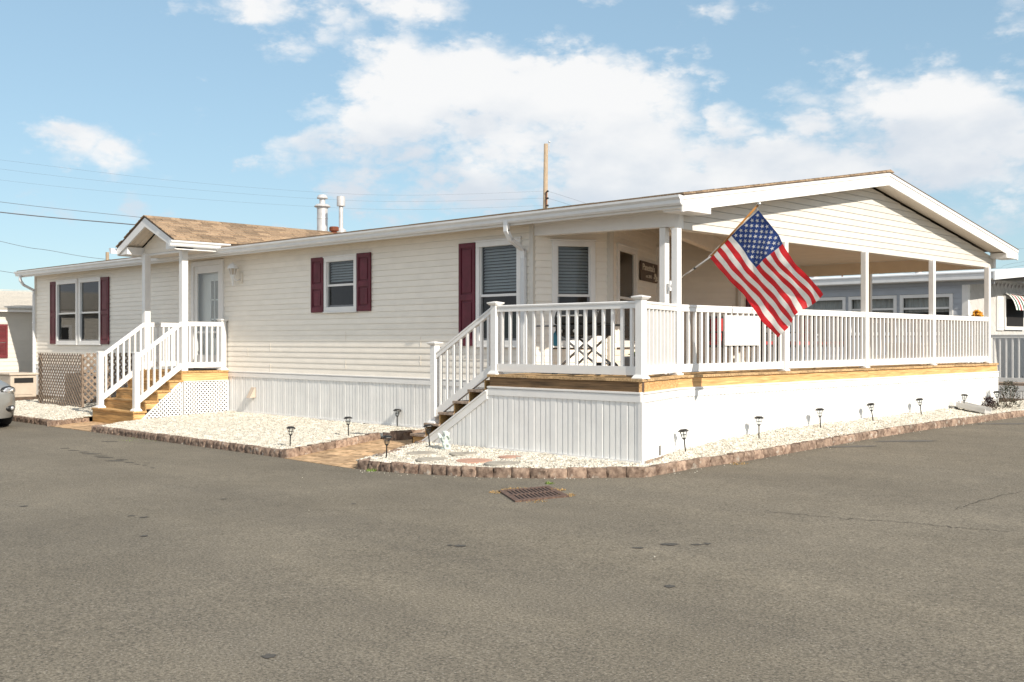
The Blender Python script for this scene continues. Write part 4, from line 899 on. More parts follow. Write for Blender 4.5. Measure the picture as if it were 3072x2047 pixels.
edging([(-3.46, -1.76), (-2.7, -1.74), (-1.34, -1.53), (-.55, -1.16), (.34, -.36)], 'curving row of reddish split-face blocks round the deck corner above the drain', gz, hs=1.05)
edging([(.34, -.36), (.27, .6), (.35, 1.85), (.35, 5.2), (.36, 7.4), (.34, 14.2)], 'long row of reddish blocks edging the lane beside the gable end', gz)
edging([(-5.2, -1.69), (-5.45, .25)], 'row of blocks along the left side of the brick path', pathz)
edging([(-5.45, .25), (-5.12, .25)], 'single dark block stepping the path edging sideways', pathz)
edging([(-5.12, .25), (-5.02, 1.42)], 'pair of tan blocks by the bottom of the deck stairs', pathz, 1.6, 1.25)
edging([(-4.2, .0), (-3.46, -1.76)], 'row of low blocks along the right side of the brick path', lambda x, y: pathz(x, y) - .01)
edging([(-18.6, -1.60), (-16.0, -1.65), (-13.62, -1.65)], 'dark split-face blocks before the gravel bed by the silver car', gz)
edging([(-13.62, -1.65), (-14.25, -.60)], 'curved blocks left of the stoop steps', gz)
edging([(-12.3, -.60), (-11.85, -1.66)], 'blocks right of the stoop steps', gz)
# ------------------------------------------------------------------ paver paths
def pavers(poly, zf, label, rot, L=.42, Wd=.21):
    pa = tag(bpy.data.objects.new('paver_path', None), label); COL.objects.link(pa); pa.location = (*poly[0], 0); pa['kind'] = 'structure'
    c, s = math.cos(rot), math.sin(rot); P = [(x * c + y * s, -x * s + y * c) for x, y in poly]
    xs = [p[0] for p in P]; ys = [p[1] for p in P]; y = min(ys); k = 0
    while y < max(ys):
        x = min(xs) - (L / 2 if k % 2 else 0)
        while x < max(xs):
            w_ = L * random.choice((1, 1, .5)); pl = P
            for nx, ny, d in ((-1, 0, -(x + .006)), (1, 0, x + w_ - .006), (0, -1, -(y + .006)), (0, 1, y + Wd - .006)):
                pl = clip_half(pl, nx, ny, d) if len(pl) > 2 else pl
            x += w_
            if len(pl) < 3: continue
            q = [(a * c - b * s, a * s + b * c) for a, b in pl]; dz = random.uniform(-.003, .003); n = len(q)
            vs = [(a, b, float(zf(a, b)) - .05) for a, b in q] + [(a, b, float(zf(a, b)) + dz) for a, b in q]
            MB().add(vs, [tuple(range(n, 2 * n))] + [(i, (i + 1) % n, n + (i + 1) % n, n + i) for i in range(n)]).build('paver', 'paver', pa)
        y += Wd; k += 1
    return pa
p1 = pavers([(-5.25, -1.72), (-3.48, -1.78), (-4.22, .02), (-4.45, .1), (-4.45, 1.4), (-5.05, 1.4), (-5.15, .3), (-5.46, .27)], pathz, 'tan paver path from the lane to the deck stairs', 0)
p2 = pavers([(-13.66, -1.68), (-11.83, -1.68), (-12.28, -.57), (-14.25, -.57)], lambda x, y: gz(x, y) + .012, 'tan paver patch at the foot of the stoop', 0)
# ------------------------------------------------------------------ storm drain
dc = onG(1599, 1483); dr = thing('storm_drain', dc, 'rusty slotted storm drain grate in the asphalt', 'drain')
C4 = [onG(1460 + a / 8.404, 1430 + b / 8.404) for a, b in [(370, 385), (1545, 280), (2000, 505), (750, 615)]]
def dp(u, v): return C4[0] * (1 - u) * (1 - v) + C4[1] * u * (1 - v) + C4[2] * u * v + C4[3] * (1 - u) * v
def dq(m, u0, u1, v0, v1, z0, z1): m.hexa([Vector((*dp(u, v).xy, gsurf(*dp(u, v).xy) + z)) for z in (z0, z1) for u, v in ((u0, v0), (u1, v0), (u1, v1), (u0, v1))])
m = MB(); dq(m, -.04, 1.04, -.05, .06, -.05, .017); dq(m, -.04, 1.04, .94, 1.05, -.05, .017); dq(m, -.04, .035, .06, .94, -.05, .017); dq(m, .965, 1.04, .06, .94, -.05, .017); dq(m, .035, .965, .47, .53, -.05, .017); m.build('grate_frame', 'iron', dr)
for row in ((.06, .47), (.53, .94)):
    for i in range(12): u = .035 + i * (.93 / 11.5); m = MB(); dq(m, u, min(u + .93 / 11.5 * .5, .965), *row, -.03, .016); m.build('bar', 'iron', dr)
m = MB(); dq(m, .03, .97, .05, .95, .006, .009); m.build('slot_shade', 'dark', dr)  # near-black sheet paints the darkness below the grate slots
# dry grass round the drain and weeds by the blocks
def tuft(c, n, rad, h, mat, seed, name, label):
    r = random.Random(seed); m = MB()
    for i in range(n):
        a = r.uniform(0, 6.28); q = rad * math.sqrt(r.random()); x, y = c[0] + q * math.cos(a), c[1] + q * math.sin(a); z = gsurf(x, y); b = r.uniform(0, 6.28); hh = h * r.uniform(.4, 1); w_ = .004
        m.add([(x - w_ * math.sin(b), y + w_ * math.cos(b), z), (x + w_ * math.sin(b), y - w_ * math.cos(b), z), (x + hh * .8 * math.cos(b), y + hh * .8 * math.sin(b), z + hh * r.uniform(.2, 1))], [(0, 1, 2)])
    tag(m.build(name, mat), label, 'grass', kind='stuff')
for i, (u, v, n, lb) in enumerate([(-.07, .0, 130, 'dry straw at the left tip of the drain'), (.30, -.10, 220, 'dry straw along the back edge of the drain'), (1.06, .35, 150, 'dry straw at the right back corner of the drain'), (1.05, .9, 120, 'dry straw at the right front corner of the drain'), (.3, 1.08, 70, 'dry straw along the front edge of the drain')]): tuft(dp(u, v).xy, n, .15 if i in (1, 4) else .10, .03, 'straw', i, 'dry_grass', lb)
tuft(onG(1649, 1452).xy, 60, .05, .05, 'grass', 11, 'weed', 'small green weed between drain and blocks'); tuft(onG(1115, 1414).xy, 90, .07, .06, 'grass', 12, 'weed', 'green weed at the blocks by the path mouth')
tuft(onG(2215, 1392).xy, 110, .14, .03, 'straw', 13, 'dry_grass', 'dry leaves against the blocks below the second gable-side light'); tuft((-9.5, -1.72), 120, .5, .03, 'grass', 14, 'weed', 'mossy fringe at the foot of the dark block row')
# loose chips on the asphalt along the edging
m = MB(); r = random.Random(5)
for i in range(148):
    if i < 90: y = r.uniform(0, 13); x = .36 + abs(r.gauss(0, .07))
    elif i < 140: t = r.random(); x = -3.2 + 3.4 * t; y = -1.83 + 1.2 * t * t - abs(r.gauss(0, .12))
    else: x = r.uniform(-10, 6); y = r.uniform(-8, -2)
    s_ = r.uniform(.004, .011); m.ell((x, y, gsurf(x, y) + s_ * .5), (s_, s_ * .8, s_ * .6), 5, 3)
tag(m.build('stone_chips', 'pebble'), 'stray white gravel chips scattered on the asphalt', 'gravel', kind='stuff')
# ------------------------------------------------------------------ solar path lights
LIGHTS = [(onBed(869.7, 1343.4), 'left-hand front one of the big gravel bed, near the path mouth', 3), (onBed(1045.7, 1309.2), 'beside the path edging half way to the house', -2), (onBed(1191.8, 1282), 'at the house skirting by the tan blocks', 0),
          (onBed(1159, 1377.3), 'at the right side of the path mouth, nearest the lane', 2), (onBed(1289, 1339.7), 'next to the cherub statue by the deck stairs', -5)]
rl_ = [(2057, 1341, 'first from the deck corner on the gable side', -6), (2277, 1305, 'second from the deck corner on the gable side', 0), (2462, 1279, 'third from the deck corner on the gable side', -3), (2620, 1264, 'fourth from the deck corner, leaning, on the gable side', -9), (2765, 1246, 'fifth from the deck corner on the gable side', -8), (2891, 1228, 'sixth along the gable side, behind the splash trough', 3), (2993, 1216, 'last along the gable side, between the two shrubs', -4)]
for px, py, t_, ln in rl_:
    p = onX(px, py, -.26); p.z = float(bedz(p.x, p.y)); LIGHTS.append((p, t_, ln))
def light_parts():
    out = {}
    out['stake'] = (MB().lathe([(.004, -.08), (.0085, -.02), (.0085, .165), (.013, .17), (.013, .182)], (0, 0, 0), 10).mesh('stake', 'black_plastic', True))
    m = MB()
    for j in range(6):
        a = math.pi / 3 * j; pts = [(r_ * math.cos(a), r_ * math.sin(a), z_) for r_, z_ in ((.018, .178), (.030, .20), (.036, .235), (.048, .272))]; m.tube(pts, .0032, 5)
    m.lathe([(.019, .176), (.024, .18), (.024, .188), (.018, .19)], (0, 0, 0), 12); m.lathe([(.034, .226), (.037, .228), (.034, .231)], (0, 0, 0), 12); out['cage'] = m.mesh('cage', 'black_plastic')
    out['lens'] = MB().lathe([(.014, .185), (.022, .21), (.030, .268)], (0, 0, 0), 10).mesh('lens', 'glass', True)
    out['cap'] = MB().lathe([(.064, .268), (.068, .272), (.066, .279), (.045, .294), (.040, .298), (.005, .300)], (0, 0, 0), 8).mesh('cap', 'black_metal')
    return out
LP = light_parts()
for p, t_, ln in LIGHTS:
    o = thing('path_light', p, 'black solar path light ' + t_, 'path light', 'black solar path lights'); k = 1.08
    Rm = Matrix.Rotation(math.radians(ln), 4, Vector((FW[0], FW[1], 0)))
    for nm, me_ in LP.items(): inst(nm, me_, Matrix.Translation(p) @ Rm @ Matrix.Scale(k, 4), o)
# ------------------------------------------------------------------ cherub statue (one continuous figure)
sp = onBed(1336, 1348); st_ = MB(); FZ = math.atan2(-FW[1], -FW[0])
Rz = Matrix.Rotation(FZ + .5, 3, 'Z')
def el(c, r, e=(0, 0, 0)):
    R = Rz @ (Matrix.Rotation(e[2], 3, 'Z') @ Matrix.Rotation(e[1], 3, 'Y') @ Matrix.Rotation(e[0], 3, 'X')); st_.ell(Vector((sp.x, sp.y, sp.z)) + Rz @ Vector(c), r, 12, 8, R=R)
el((0, 0, .012), (.085, .075, .02)); el((.0, 0, .10), (.042, .048, .06)); el((-.005, 0, .155), (.04, .046, .045)); el((.02, 0, .215), (.036, .034, .042), (0, .25, 0)); el((.0, 0, .235), (.038, .038, .032))
for k in range(9): a = k * .7; el((-.005 + .03 * math.cos(a), .03 * math.sin(a), .248), (.014, .014, .014))
for s in (-1, 1):
    el((.035, s * .035, .055), (.05, .022, .024), (0, .5, 0)); el((.06, s * .035, .035), (.02, .018, .04)); el((.075, s * .035, .012), (.03, .015, .012))
    el((.02, s * .052, .15), (.018, .016, .04), (0, -.4, 0)); el((.045, s * .038, .165), (.034, .013, .014), (0, -.9, -s * .5)); el((.05, s * .018, .195), (.014, .013, .018))
    el((-.045, s * .05, .175), (.012, .034, .05), (s * -.5, -.2, s * .3)); el((-.052, s * .072, .205), (.010, .024, .034), (s * -.6, -.2, 0)); el((-.04, s * .035, .13), (.012, .02, .03))
o = st_.build('cherub_statue', 'statue', smooth=True); rm = o.modifiers.new('fuse', 'REMESH'); rm.mode = 'VOXEL'; rm.voxel_size = .0055; rm.use_smooth_shade = True
tag(o, 'small pale cherub garden statue sitting on the white gravel by the stairs', 'statue')
# ------------------------------------------------------------------ flag on its pole
YFg = 1.665
fp = thing('flag', onY(2005, 862, YFg), 'striped flag with starred blue corner on a slanted pole at the corner post', 'flag')
b0 = Vector((-.785, YFg, onY(2012, 858, YFg).z)); tip = onY(2278, 612, YFg); hb = onY(2131, 772, YFg); d = (tip - b0).normalized()
m = MB(); m.box(-.79, -.775, YFg - .03, YFg + .03, b0.z - .07, b0.z + .07); m.tube([b0, b0 + d * .16], .017, 10); m.ell(b0 + d * .02, (.028, .028, .028)); m.build('bracket', 'metal_white', fp, smooth=False)
m = MB(); mid_ = hb + d * .02; m.tube([b0 + d * .05, mid_], .0125, 10); m.build('lower_pole', 'steel', fp, smooth=True)
m = MB(); m.tube([mid_, tip - d * .02], .0145, 10); m.build('upper_pole', 'varnish', fp, smooth=True)
m = MB(); m.ell(tip, (.024, .024, .024), 12, 8); m.build('finial', 'steel', fp, smooth=True)
dl_ = (mid_ - b0).normalized(); m = MB(); m.lathe([(.016, 0), (.016, .03)], b0 + dl_ * .45, 10, ax=dl_); m.build('collar', 'black_plastic', fp)
H1, H0, F1_, F0_ = onY(2274, 630, YFg), onY(2126, 770, YFg), onY(2467, 884, YFg), onY(2336, 1012, YFg)
NS, NT = 52, 60
def flagpt(s, t):
    p = (H1 * (1 - s) + H0 * s) * (1 - t) + (F1_ * (1 - s) + F0_ * s) * t
    w_ = .055 * math.sin(8.5 * t + 3.6 * s) * min(1, t * 2.2) + .022 * math.sin(13 * s + 5 * t) * (.25 + t) + .011 * math.sin(27 * t - 17 * s) * min(1, 3 * t) + .004 * math.sin(47 * t + 29 * s) * (1 - t)
    p = p + Vector((0, w_ - .10 * t * t * (1 - s) * .4, 0))
    sg = -.035 * math.sin(math.pi * t) * (1 - .3 * s)                       # cloth sags a little between pole and fly
    k = .05 * max(0, t - .93) / .07 * math.exp(-((s - .25) / .2) ** 2)       # curled fly edge
    p += Vector((-sg * .2 - k, k * 1.2, sg * .25))
    p += d * (.018 * math.sin(7 * t + 1.0) * t)
    fl = (F1_ - H1).normalized(); p += fl * (.022 * math.sin(8 * s + .6) * t)
    return p
vs = [flagpt(i / NS, j / NT) for i in range(NS + 1) for j in range(NT + 1)]; fs = []; mi = []
for i in range(NS):
    for j in range(NT):
        stripe = int(i / NS * 13); canton = i / NS < 7 / 13 - 1e-6 and j / NT < .40
        fs.append((i * (NT + 1) + j, i * (NT + 1) + j + 1, (i + 1) * (NT + 1) + j + 1, (i + 1) * (NT + 1) + j)); mi.append(2 if canton else (0 if stripe % 2 == 0 else 1))
me = bpy.data.meshes.new('cloth'); me.from_pydata(vs, [], fs)
for k in ('flag_red', 'flag_white', 'flag_blue'): me.materials.append(MATS[k])
me.polygons.foreach_set('material_index', mi); me.polygons.foreach_set('use_smooth', [True] * len(fs)); cl = link(bpy.data.objects.new('cloth', me), fp)
m = MB()
for row in range(9):
    for c_ in range(6 if row % 2 == 0 else 5):
        s_ = (row + 1) / 10 * 7 / 13; t_ = ((c_ * 2 + 1 if row % 2 == 0 else c_ * 2 + 2)) / 12 * .40
        for side in (-1, 1):
            pts = []
            for k in range(10):
                a = math.pi / 5 * k + math.pi / 2; r_ = .031 if k % 2 == 0 else .0125
                pts.append(flagpt(max(0, s_ - math.sin(a) * r_ / .92), max(0, t_ + math.cos(a) * r_ / 1.52)) + Vector((0, side * .003, 0)))
            c0 = flagpt(s_, t_) + Vector((0, side * .003, 0)); m.add(pts + [c0], [(k, (k + 1) % 10, 10) for k in range(10)])
o = m.build('stars', 'flag_white', cl); o['kind'] = 'stuff'
m = MB(); m.tube([flagpt(i / 20, 0) for i in range(21)], .007, 6); m.build('heading', 'flag_white', fp)
for p, q in ((H1, tip - d * .06), (H0, hb)): MB().tube([p, q], .004, 5).build('clip', 'steel', fp)
# ------------------------------------------------------------------ blank white board wired to the rail
a_, b_, c_ = onX(2174, 946, -.52), onX(2278, 948, -.52), onX(2174, 1037, -.52)
bd = thing('board', (-.52, (a_.y + b_.y) / 2, c_.z), 'blank white board wired to the railing beside the flag', 'board')
MB().box(-.524, -.514, a_.y, b_.y, c_.z, a_.z).build('panel', 'paper_white', bd)
for yy in (a_.y + .2, b_.y - .2): MB().tube([(-.512, yy, a_.z - .03), (-.52, yy, a_.z + .04), (-.53, yy + .02, RT_ + .01)], .0035, 5).build('tie', 'wire', bd)
# ------------------------------------------------------------------ name sign on the end wall
sg = thing('name_sign', (FB[0][0] + FB[1][0] * 2.4, FB[0][1] + FB[1][1] * 2.4, 2.62), 'dark wooden family name plaque with pale lettering beside the porch door', 'sign')
MB().ob(FB, 1.78, 3.02, .018, .05, 2.61, 2.955).build('plank', 'wood_dark', sg, bevel=.012)
def text(body, size, a, z, parent, name, shear=0, bold=.0):
    cu = bpy.data.curves.new(name, 'FONT'); cu.body = body; cu.size = size; cu.extrude = .003; cu.shear = shear; cu.offset = bold; cu.space_character = .92
    t_ = bpy.data.objects.new(name, cu); COL.objects.link(t_); bpy.context.view_layer.update(); dg = bpy.context.evaluated_depsgraph_get(); me = bpy.data.meshes.new_from_object(t_.evaluated_get(dg)); bpy.data.objects.remove(t_)
    o_, d_, n_ = FB; X_ = Vector((d_[0], d_[1], 0)); Y_ = Vector((0, 0, 1)); Z_ = Vector((n_[0], n_[1], 0)); p_ = Vector((o_[0] + d_[0] * a + n_[0] * .055, o_[1] + d_[1] * a + n_[1] * .055, z)); X_ = X_ * 1.75
    Mx = Matrix(((X_.x, Y_.x, Z_.x, p_.x), (X_.y, Y_.y, Z_.y, p_.y), (X_.z, Y_.z, Z_.z, p_.z), (0, 0, 0, 1))); me.transform(Mx); me.materials.clear(); me.materials.append(MATS['letter'])
    o = bpy.data.objects.new(name, me); return link(o, parent)
text("Panetta's", .158, 1.86, 2.80, sg, 'lettering', bold=.002); text('est. 2013', .075, 2.10, 2.675, sg, 'lettering', bold=.001)
m = MB(); o_, d_, n_ = FB
for ca, cz, r_ in ((2.78, 2.745, .035), (2.86, 2.70, .035), (2.72, 2.69, .02), (2.92, 2.66, .022), (2.82, 2.65, .02)): m.ell((o_[0] + d_[0] * ca + n_[0] * .05, o_[1] + d_[1] * ca + n_[1] * .05, cz), (r_ * .5, r_ * 1.4, r_), 8, 6, R=None)
m.build('emblem', 'letter', sg)
# ------------------------------------------------------------------ portable grill on scissor legs
gy0 = .80; gr = thing('grill', (-1.62, gy0, ZD), 'black portable gas grill with folding scissor legs behind the front railing', 'grill'); gz0 = ZD + .001
bx0, bx1 = -2.02, -1.24; zb_ = ZD + .70
m = MB(); prof = [(-.19, 0), (.19, 0), (.20, .03), (.20, .10), (.17, .18), (.09, .235), (-.03, .25), (-.15, .21), (-.20, .12), (-.20, .03)]
m.extr([(a, b) for a, b in prof], (bx0, gy0, zb_), (bx1, gy0, zb_), (0, -1, 0)); m.build('lid', 'black_metal', gr, bevel=.02)
m = MB(); m.extr([(-.17, -.16), (.17, -.16), (.20, -.06), (.20, -.005), (-.20, -.005), (-.20, -.06)], (bx0 + .02, gy0, zb_), (bx1 - .02, gy0, zb_), (0, -1, 0)); m.build('fire_box', 'black_metal', gr, bevel=.015)
m = MB(); m.tube([(bx0 + .12, gy0 - .21, zb_ + .12), (bx0 + .12, gy0 - .26, zb_ + .12), (bx1 - .25, gy0 - .26, zb_ + .12), (bx1 - .25, gy0 - .21, zb_ + .12)], .012, 8); m.build('lid_handle', 'steel', gr)
MB().box(bx0 - .42, bx0 - .02, gy0 - .17, gy0 + .17, zb_ - .03, zb_).build('side_table', 'grey_metal', gr, bevel=.01); MB().box(bx1 + .01, bx1 + .24, gy0 - .15, gy0 + .15, zb_ - .03, zb_).build('side_table', 'black_metal', gr, bevel=.01)
for xx in (bx0 + .15, bx0 + .42): MB().lathe([(.028, 0), (.028, .03), (.02, .045)], (xx, gy0 - .205, zb_ - .09), 12, ax=(0, -1, 0)).build('knob', 'steel', gr)
for yy in (gy0 - .16, gy0 + .16):
    MB().tube([(bx0 + .10, yy, zb_ - .16), (bx1 - .05, yy, ZD + .16)], .017, 8).build('leg', 'grey_metal', gr); MB().tube([(bx1 - .10, yy, zb_ - .16), (bx0 + .0, yy, ZD + .05)], .017, 8).build('leg', 'grey_metal', gr)
    MB().lathe([(.02, -.02), (.085, -.02), (.09, -.01), (.09, .01), (.085, .02), (.02, .02)], (bx1 + .0, yy, ZD + .091), 18, ax=(0, 1, 0)).build('wheel', 'rubber', gr)
    MB().lathe([(.045, 0), (.03, .05), (.02, .06)], (bx0 - .02, yy, ZD + .001), 10).build('foot', 'rubber', gr)
m = MB(); m.tube([(bx0 + .0, gy0 - .16, ZD + .07), (bx0 + .0, gy0 + .16, ZD + .07)], .014, 8); m.tube([(bx1 - .05, gy0 - .16, ZD + .16), (bx1 - .05, gy0 + .16, ZD + .16)], .014, 8); m.build('cross_bar', 'grey_metal', gr)
m = MB(); m.lathe([(.045, 0), (.05, .01), (.05, .17), (.03, .20), (.02, .22)], (bx0 - .08, gy0 - .05, zb_ - .30), 14); m.build('gas_bottle', 'cyan_can', gr)
# planter, floor mat
pc = Vector((-.46, .46, ZD + .001)); pl = thing('planter', pc, 'grey tapered planter with a leafy plant in the deck corner', 'planter')
m = MB(); m.lathe([(.115, 0), (.12, .01), (.16, .24), (.172, .245), (.172, .27), (.155, .27), (.15, .23)], pc, 4); m.build('pot', 'grey_metal', pl); MB().lathe([(.15, .225), (.01, .235)], pc, 4).build('soil', 'wood_dark', pl)
m = MB(); r = random.Random(4)
for i in range(26):
    a = r.uniform(0, 6.28); q = r.uniform(.02, .15); c0 = pc + Vector((q * math.cos(a), q * math.sin(a), .24 + r.uniform(0, .09))); m.ell(c0, (.05, .028, .008), 6, 4, R=Matrix.Rotation(a, 3, 'Z') @ Matrix.Rotation(r.uniform(-.7, .7), 3, 'Y'))
m.build('foliage', 'leaf_lime', pl)
o = MB().box(-2.6, -1.75, .75, 1.35, ZD + .004, ZD + .012).build('floor_mat', 'mat_grey'); tag(o, 'pale grey mat on the deck boards behind the front railing', 'mat')
# ------------------------------------------------------------------ patio set behind the gable railing
def chair(x, y, rot, label, mat='cushion'):
    c0 = thing('patio_chair', (x, y, ZD), label, 'chair', 'red cushioned patio chairs'); T = Matrix.Translation((x, y, ZD + .004)) @ Matrix.Rotation(rot, 4, 'Z')
    def put(m, n, mt): inst(n, m.mesh(n, mt), T, c0)
    for sx in (-.24, .24):
        for sy in (-.22, .22): put(MB().box(sx - .016, sx + .016, sy - .016, sy + .016, 0, .42 if sy < 0 else .9), 'leg', 'black_metal')
        put(MB().box(sx - .02, sx + .02, -.24, .24, .60, .625), 'armrest', 'black_metal'); put(MB().box(sx - .012, sx + .012, -.23, -.20, .42, .60), 'arm_post', 'black_metal')
    put(MB().box(-.23, .23, -.23, .22, .36, .40), 'seat', 'black_metal'); put(MB().box(-.22, .22, -.22, .2, .40, .46), 'seat_cushion', mat); put(MB().box(-.22, .22, .205, .225, .46, .88), 'backrest', 'black_plastic'); put(MB().box(-.20, .20, .16, .20, .47, .84), 'back_cushion', mat)
chair(-1.75, 4.55, 1.2, 'red cushioned patio chair on the deck, nearest the blank board'); chair(-1.35, 6.05, -.5, 'red cushioned patio chair directly behind the lower flag corner'); chair(-2.6, 7.1, 2.7, 'red cushioned patio chair farthest from the railing'); chair(-1.5, 7.55, -2.4, 'red cushioned patio chair just right of the third gable post')
tb = thing('patio_table', (-2.1, 5.9, ZD), 'round dark patio table among red cushioned chairs', 'table'); m = MB(); m.lathe([(.55, .70), (.56, .71), (.56, .73), (.01, .735)], (-2.1, 5.9, ZD), 28); m.build('table_top', 'black_metal', tb)
m = MB(); m.lathe([(.04, .03), (.04, .70)], (-2.1, 5.9, ZD), 12); m.lathe([(.28, .0), (.28, .025), (.05, .04)], (-2.1, 5.9, ZD + .003), 16); m.build('pedestal', 'black_metal', tb)
# small box planters at the far end of the deck
bxo = thing('storage_bench', (-1.35, 10.9, ZD), 'low pale storage bench at the far end of the deck', 'bench'); MB().box(-1.7, -1.0, 10.2, 11.6, ZD + .001, ZD + .38).build('body', 'beige_plastic', bxo, bevel=.01); MB().box(-1.73, -.97, 10.17, 11.63, ZD + .38, ZD + .43).build('lid', 'beige_plastic', bxo, bevel=.01)
# ------------------------------------------------------------------ downspout trough and shrubs on the gable-side bed
def bz(x, y): return float(bedz(x, y))
tx = thing('splash_trough', (-.2, 10.6, bz(-.2, 10.6)), 'pale grey downspout trough lying across the gravel strip', 'trough')
p0, p1_ = onX(2868, 1226, -.42), onX(2965, 1244, .22); p0.z = bz(p0.x, p0.y) + .075; p1_.z = bz(p1_.x, p1_.y) + .045
m = MB(); m.beam(p0, p1_, .26, .03); m.build('floor', 'grey_board', tx); dd = (p1_ - p0).normalized(); sd_ = Vector((-dd.y, dd.x, 0)).normalized()
for k in (-1, 1): m = MB(); m.beam(p0 + sd_ * .13 * k + Vector((0, 0, .04)), p1_ + sd_ * .13 * k + Vector((0, 0, .04)), .025, .09); m.build('side', 'grey_board', tx)
vb = onX(2865, 1213, -.42); vb.z = bz(-.42, vb.y); ob = thing('drain_box', vb, 'small pale pipe elbow poking from the gable-side skirting', 'pipe'); MB().box(-.49, -.36, vb.y - .17, vb.y + .17, vb.z + .06, vb.z + .16).build('outlet', 'vinyl', ob, bevel=.02); MB().box(-.49, -.40, vb.y - .1, vb.y + .1, vb.z - .02, vb.z + .06).build('support', 'grey_board', ob)
def shrub(c, n, rx, h, mat, seed, label, up=.6):
    s = thing('shrub', c, label, 'shrub'); r = random.Random(seed); m = MB()
    for i in range(7): a = r.uniform(0, 6.28); m.tube([c + Vector((0, 0, -.02)), c + Vector((rx * .5 * math.cos(a), rx * .5 * math.sin(a), h * r.uniform(.4, .8)))], .006, 5)
    m.build('stem', 'wood_dark', s); m = MB()
    for i in range(n):
        a = r.uniform(0, 6.28); t_ = r.random(); q = rx * (1 - .65 * t_) * math.sqrt(r.random()) * r.uniform(.6, 1.2); p = c + Vector((q * math.cos(a), q * math.sin(a), h * t_ + .01)); l = r.uniform(.02, .045)
        R = Matrix.Rotation(a + r.uniform(-.8, .8), 3, 'Z') @ Matrix.Rotation(r.uniform(-1.2, .4), 3, 'Y') @ Matrix.Rotation(r.uniform(-.6, .6), 3, 'X')
        m.add([p + R @ Vector(v) for v in ((-l * .2, 0, 0), (l * .5, -l * .35, .004), (l * 1.2, 0, 0), (l * .5, l * .35, .004))], [(0, 1, 2, 3)])
    m.build('crown', mat, s)
q = onX(2968, 1224, -.1); q.z = bz(-.1, q.y); shrub(q, 420, .22, .24, 'leaf_wine', 1, 'low dark wine-red shrub before the last gable-side lights')
q = onX(3028, 1218, -.05); q.z = bz(-.05, q.y); shrub(q, 700, .34, .55, 'leaf_dark', 2, 'taller dark green pointed shrub at the right end of the gravel strip')
# ------------------------------------------------------------------ brown lattice screen left of the stoop
ls = thing('lattice_screen', (-17.7, .25, 0), 'weathered brown lattice screen hiding utilities below the twin window', 'screen')
PY = lambda s, o, z: (s, .20 - o, z)
for a, b, k in lattice_mesh([(-18.98, -.03), (-16.52, -.03), (-16.52, 1.25), (-18.98, 1.25)], .142, .036, PY, .008):
    m = MB(); slat(m, a, b, k, .036, PY, .008); m.build('slat', 'lattice_brown', ls)
PS_ = lambda s, o, z: (-16.48 + o, s, z)
for a, b, k in lattice_mesh([(.24, .12), (1.5, .12), (1.5, 1.26), (.24, 1.26)], .15, .045, PS_, .008):
    m = MB(); slat(m, a, b, k, .045, PS_, .008); m.build('slat', 'lattice_brown', ls)
for x, y in ((-16.53, .23), (-18.95, .24), (-16.55, 1.48)): MB().box(x - .03, x + .03, y - .03, y + .03, -.05, 1.24).build('post', 'lattice_brown', ls)
ac = thing('utility_box', (-17.9, .95, -.02), 'grey outdoor utility unit half hidden behind the brown lattice', 'utility box'); MB().box(-18.4, -17.5, .6, 1.35, -.04, .75).build('cabinet', 'grey_metal', ac, bevel=.02); MB().lathe([(.3, .0), (.3, .02), (.05, .03)], (-17.95, .97, .752), 20).build('fan_guard', 'black_metal', ac)
bc = thing('blue_bin', (-15.3, 1.0, -.02), 'blue bin seen through the stoop rails', 'bin'); MB().lathe([(.15, 0), (.19, .5), (.2, .52)], (-15.3, 1.0, -.04), 16).build('tub', 'flag_blue', bc); MB().lathe([(.2, .52), (.2, .55), (.02, .58)], (-15.3, 1.0, -.04), 16).build('lid', 'grey_metal', bc)
# beige locker at the far house corner
bx_ = onZ(96, 1196, -.06); lk_ = thing('deck_box', bx_, 'beige plastic garden locker at the far left house corner', 'locker')
x0_, x1_, y0_, y1_ = -22.75, -21.75, .55, 1.25
MB().box(x0_, x1_, y0_, y1_, .02, .62).build('body', 'beige_plastic', lk_, bevel=.03); MB().box(x0_ - .04, x1_ + .04, y0_ - .04, y1_ + .04, .62, .68).build('lid', 'beige_plastic', lk_, bevel=.02)
MB().box(x1_ + .001, x1_ + .02, y0_ + .1, y1_ - .1, .42, .55).build('opening_shade', 'dark', lk_); MB().box(x1_ + .001, x1_ + .015, y0_ + .12, y1_ - .12, .1, .40).build('panel', 'beige_plastic', lk_)  # near-black panel on the face paints the shade of an opening
MB().box(x0_, x1_, y0_, y1_, -.1, .02).build('foot_board', 'wood_dark', lk_)
# ------------------------------------------------------------------ house to the left
nh = thing('neighbour_house', (-29, 2, 0), 'white-sided neighbouring house with pale shingle roof and red louvred shutter at the left edge', 'house')
XN = -24.4; z = -.05
while z < 2.44:
    MB().extr([(-.01, z), (.014, z), (.003, z + .125), (-.01, z + .125)], (XN, -3.5, 0), (XN, 7.5, 0), (1, 0, 0)).build('siding_course', 'siding_white', nh); z += .125
MB().box(-31, XN - .02, -3.5, 7.5, -.1, 2.5).build('wall', 'siding_white', nh)
MB().box(XN - .02, XN + .26, -3.75, 7.75, 2.40, 2.47).build('fascia', 'vinyl', nh)
r0 = MB().hexa([(XN + .28, -3.8, 2.47), (XN + .28, 7.8, 2.47), (-28.1, 7.8, 3.15), (-28.1, -3.8, 3.15), (XN + .28, -3.8, 2.50), (XN + .28, 7.8, 2.50), (-28.1, 7.8, 3.18), (-28.1, -3.8, 3.18)]).build('roof', 'shingle_grey', nh)
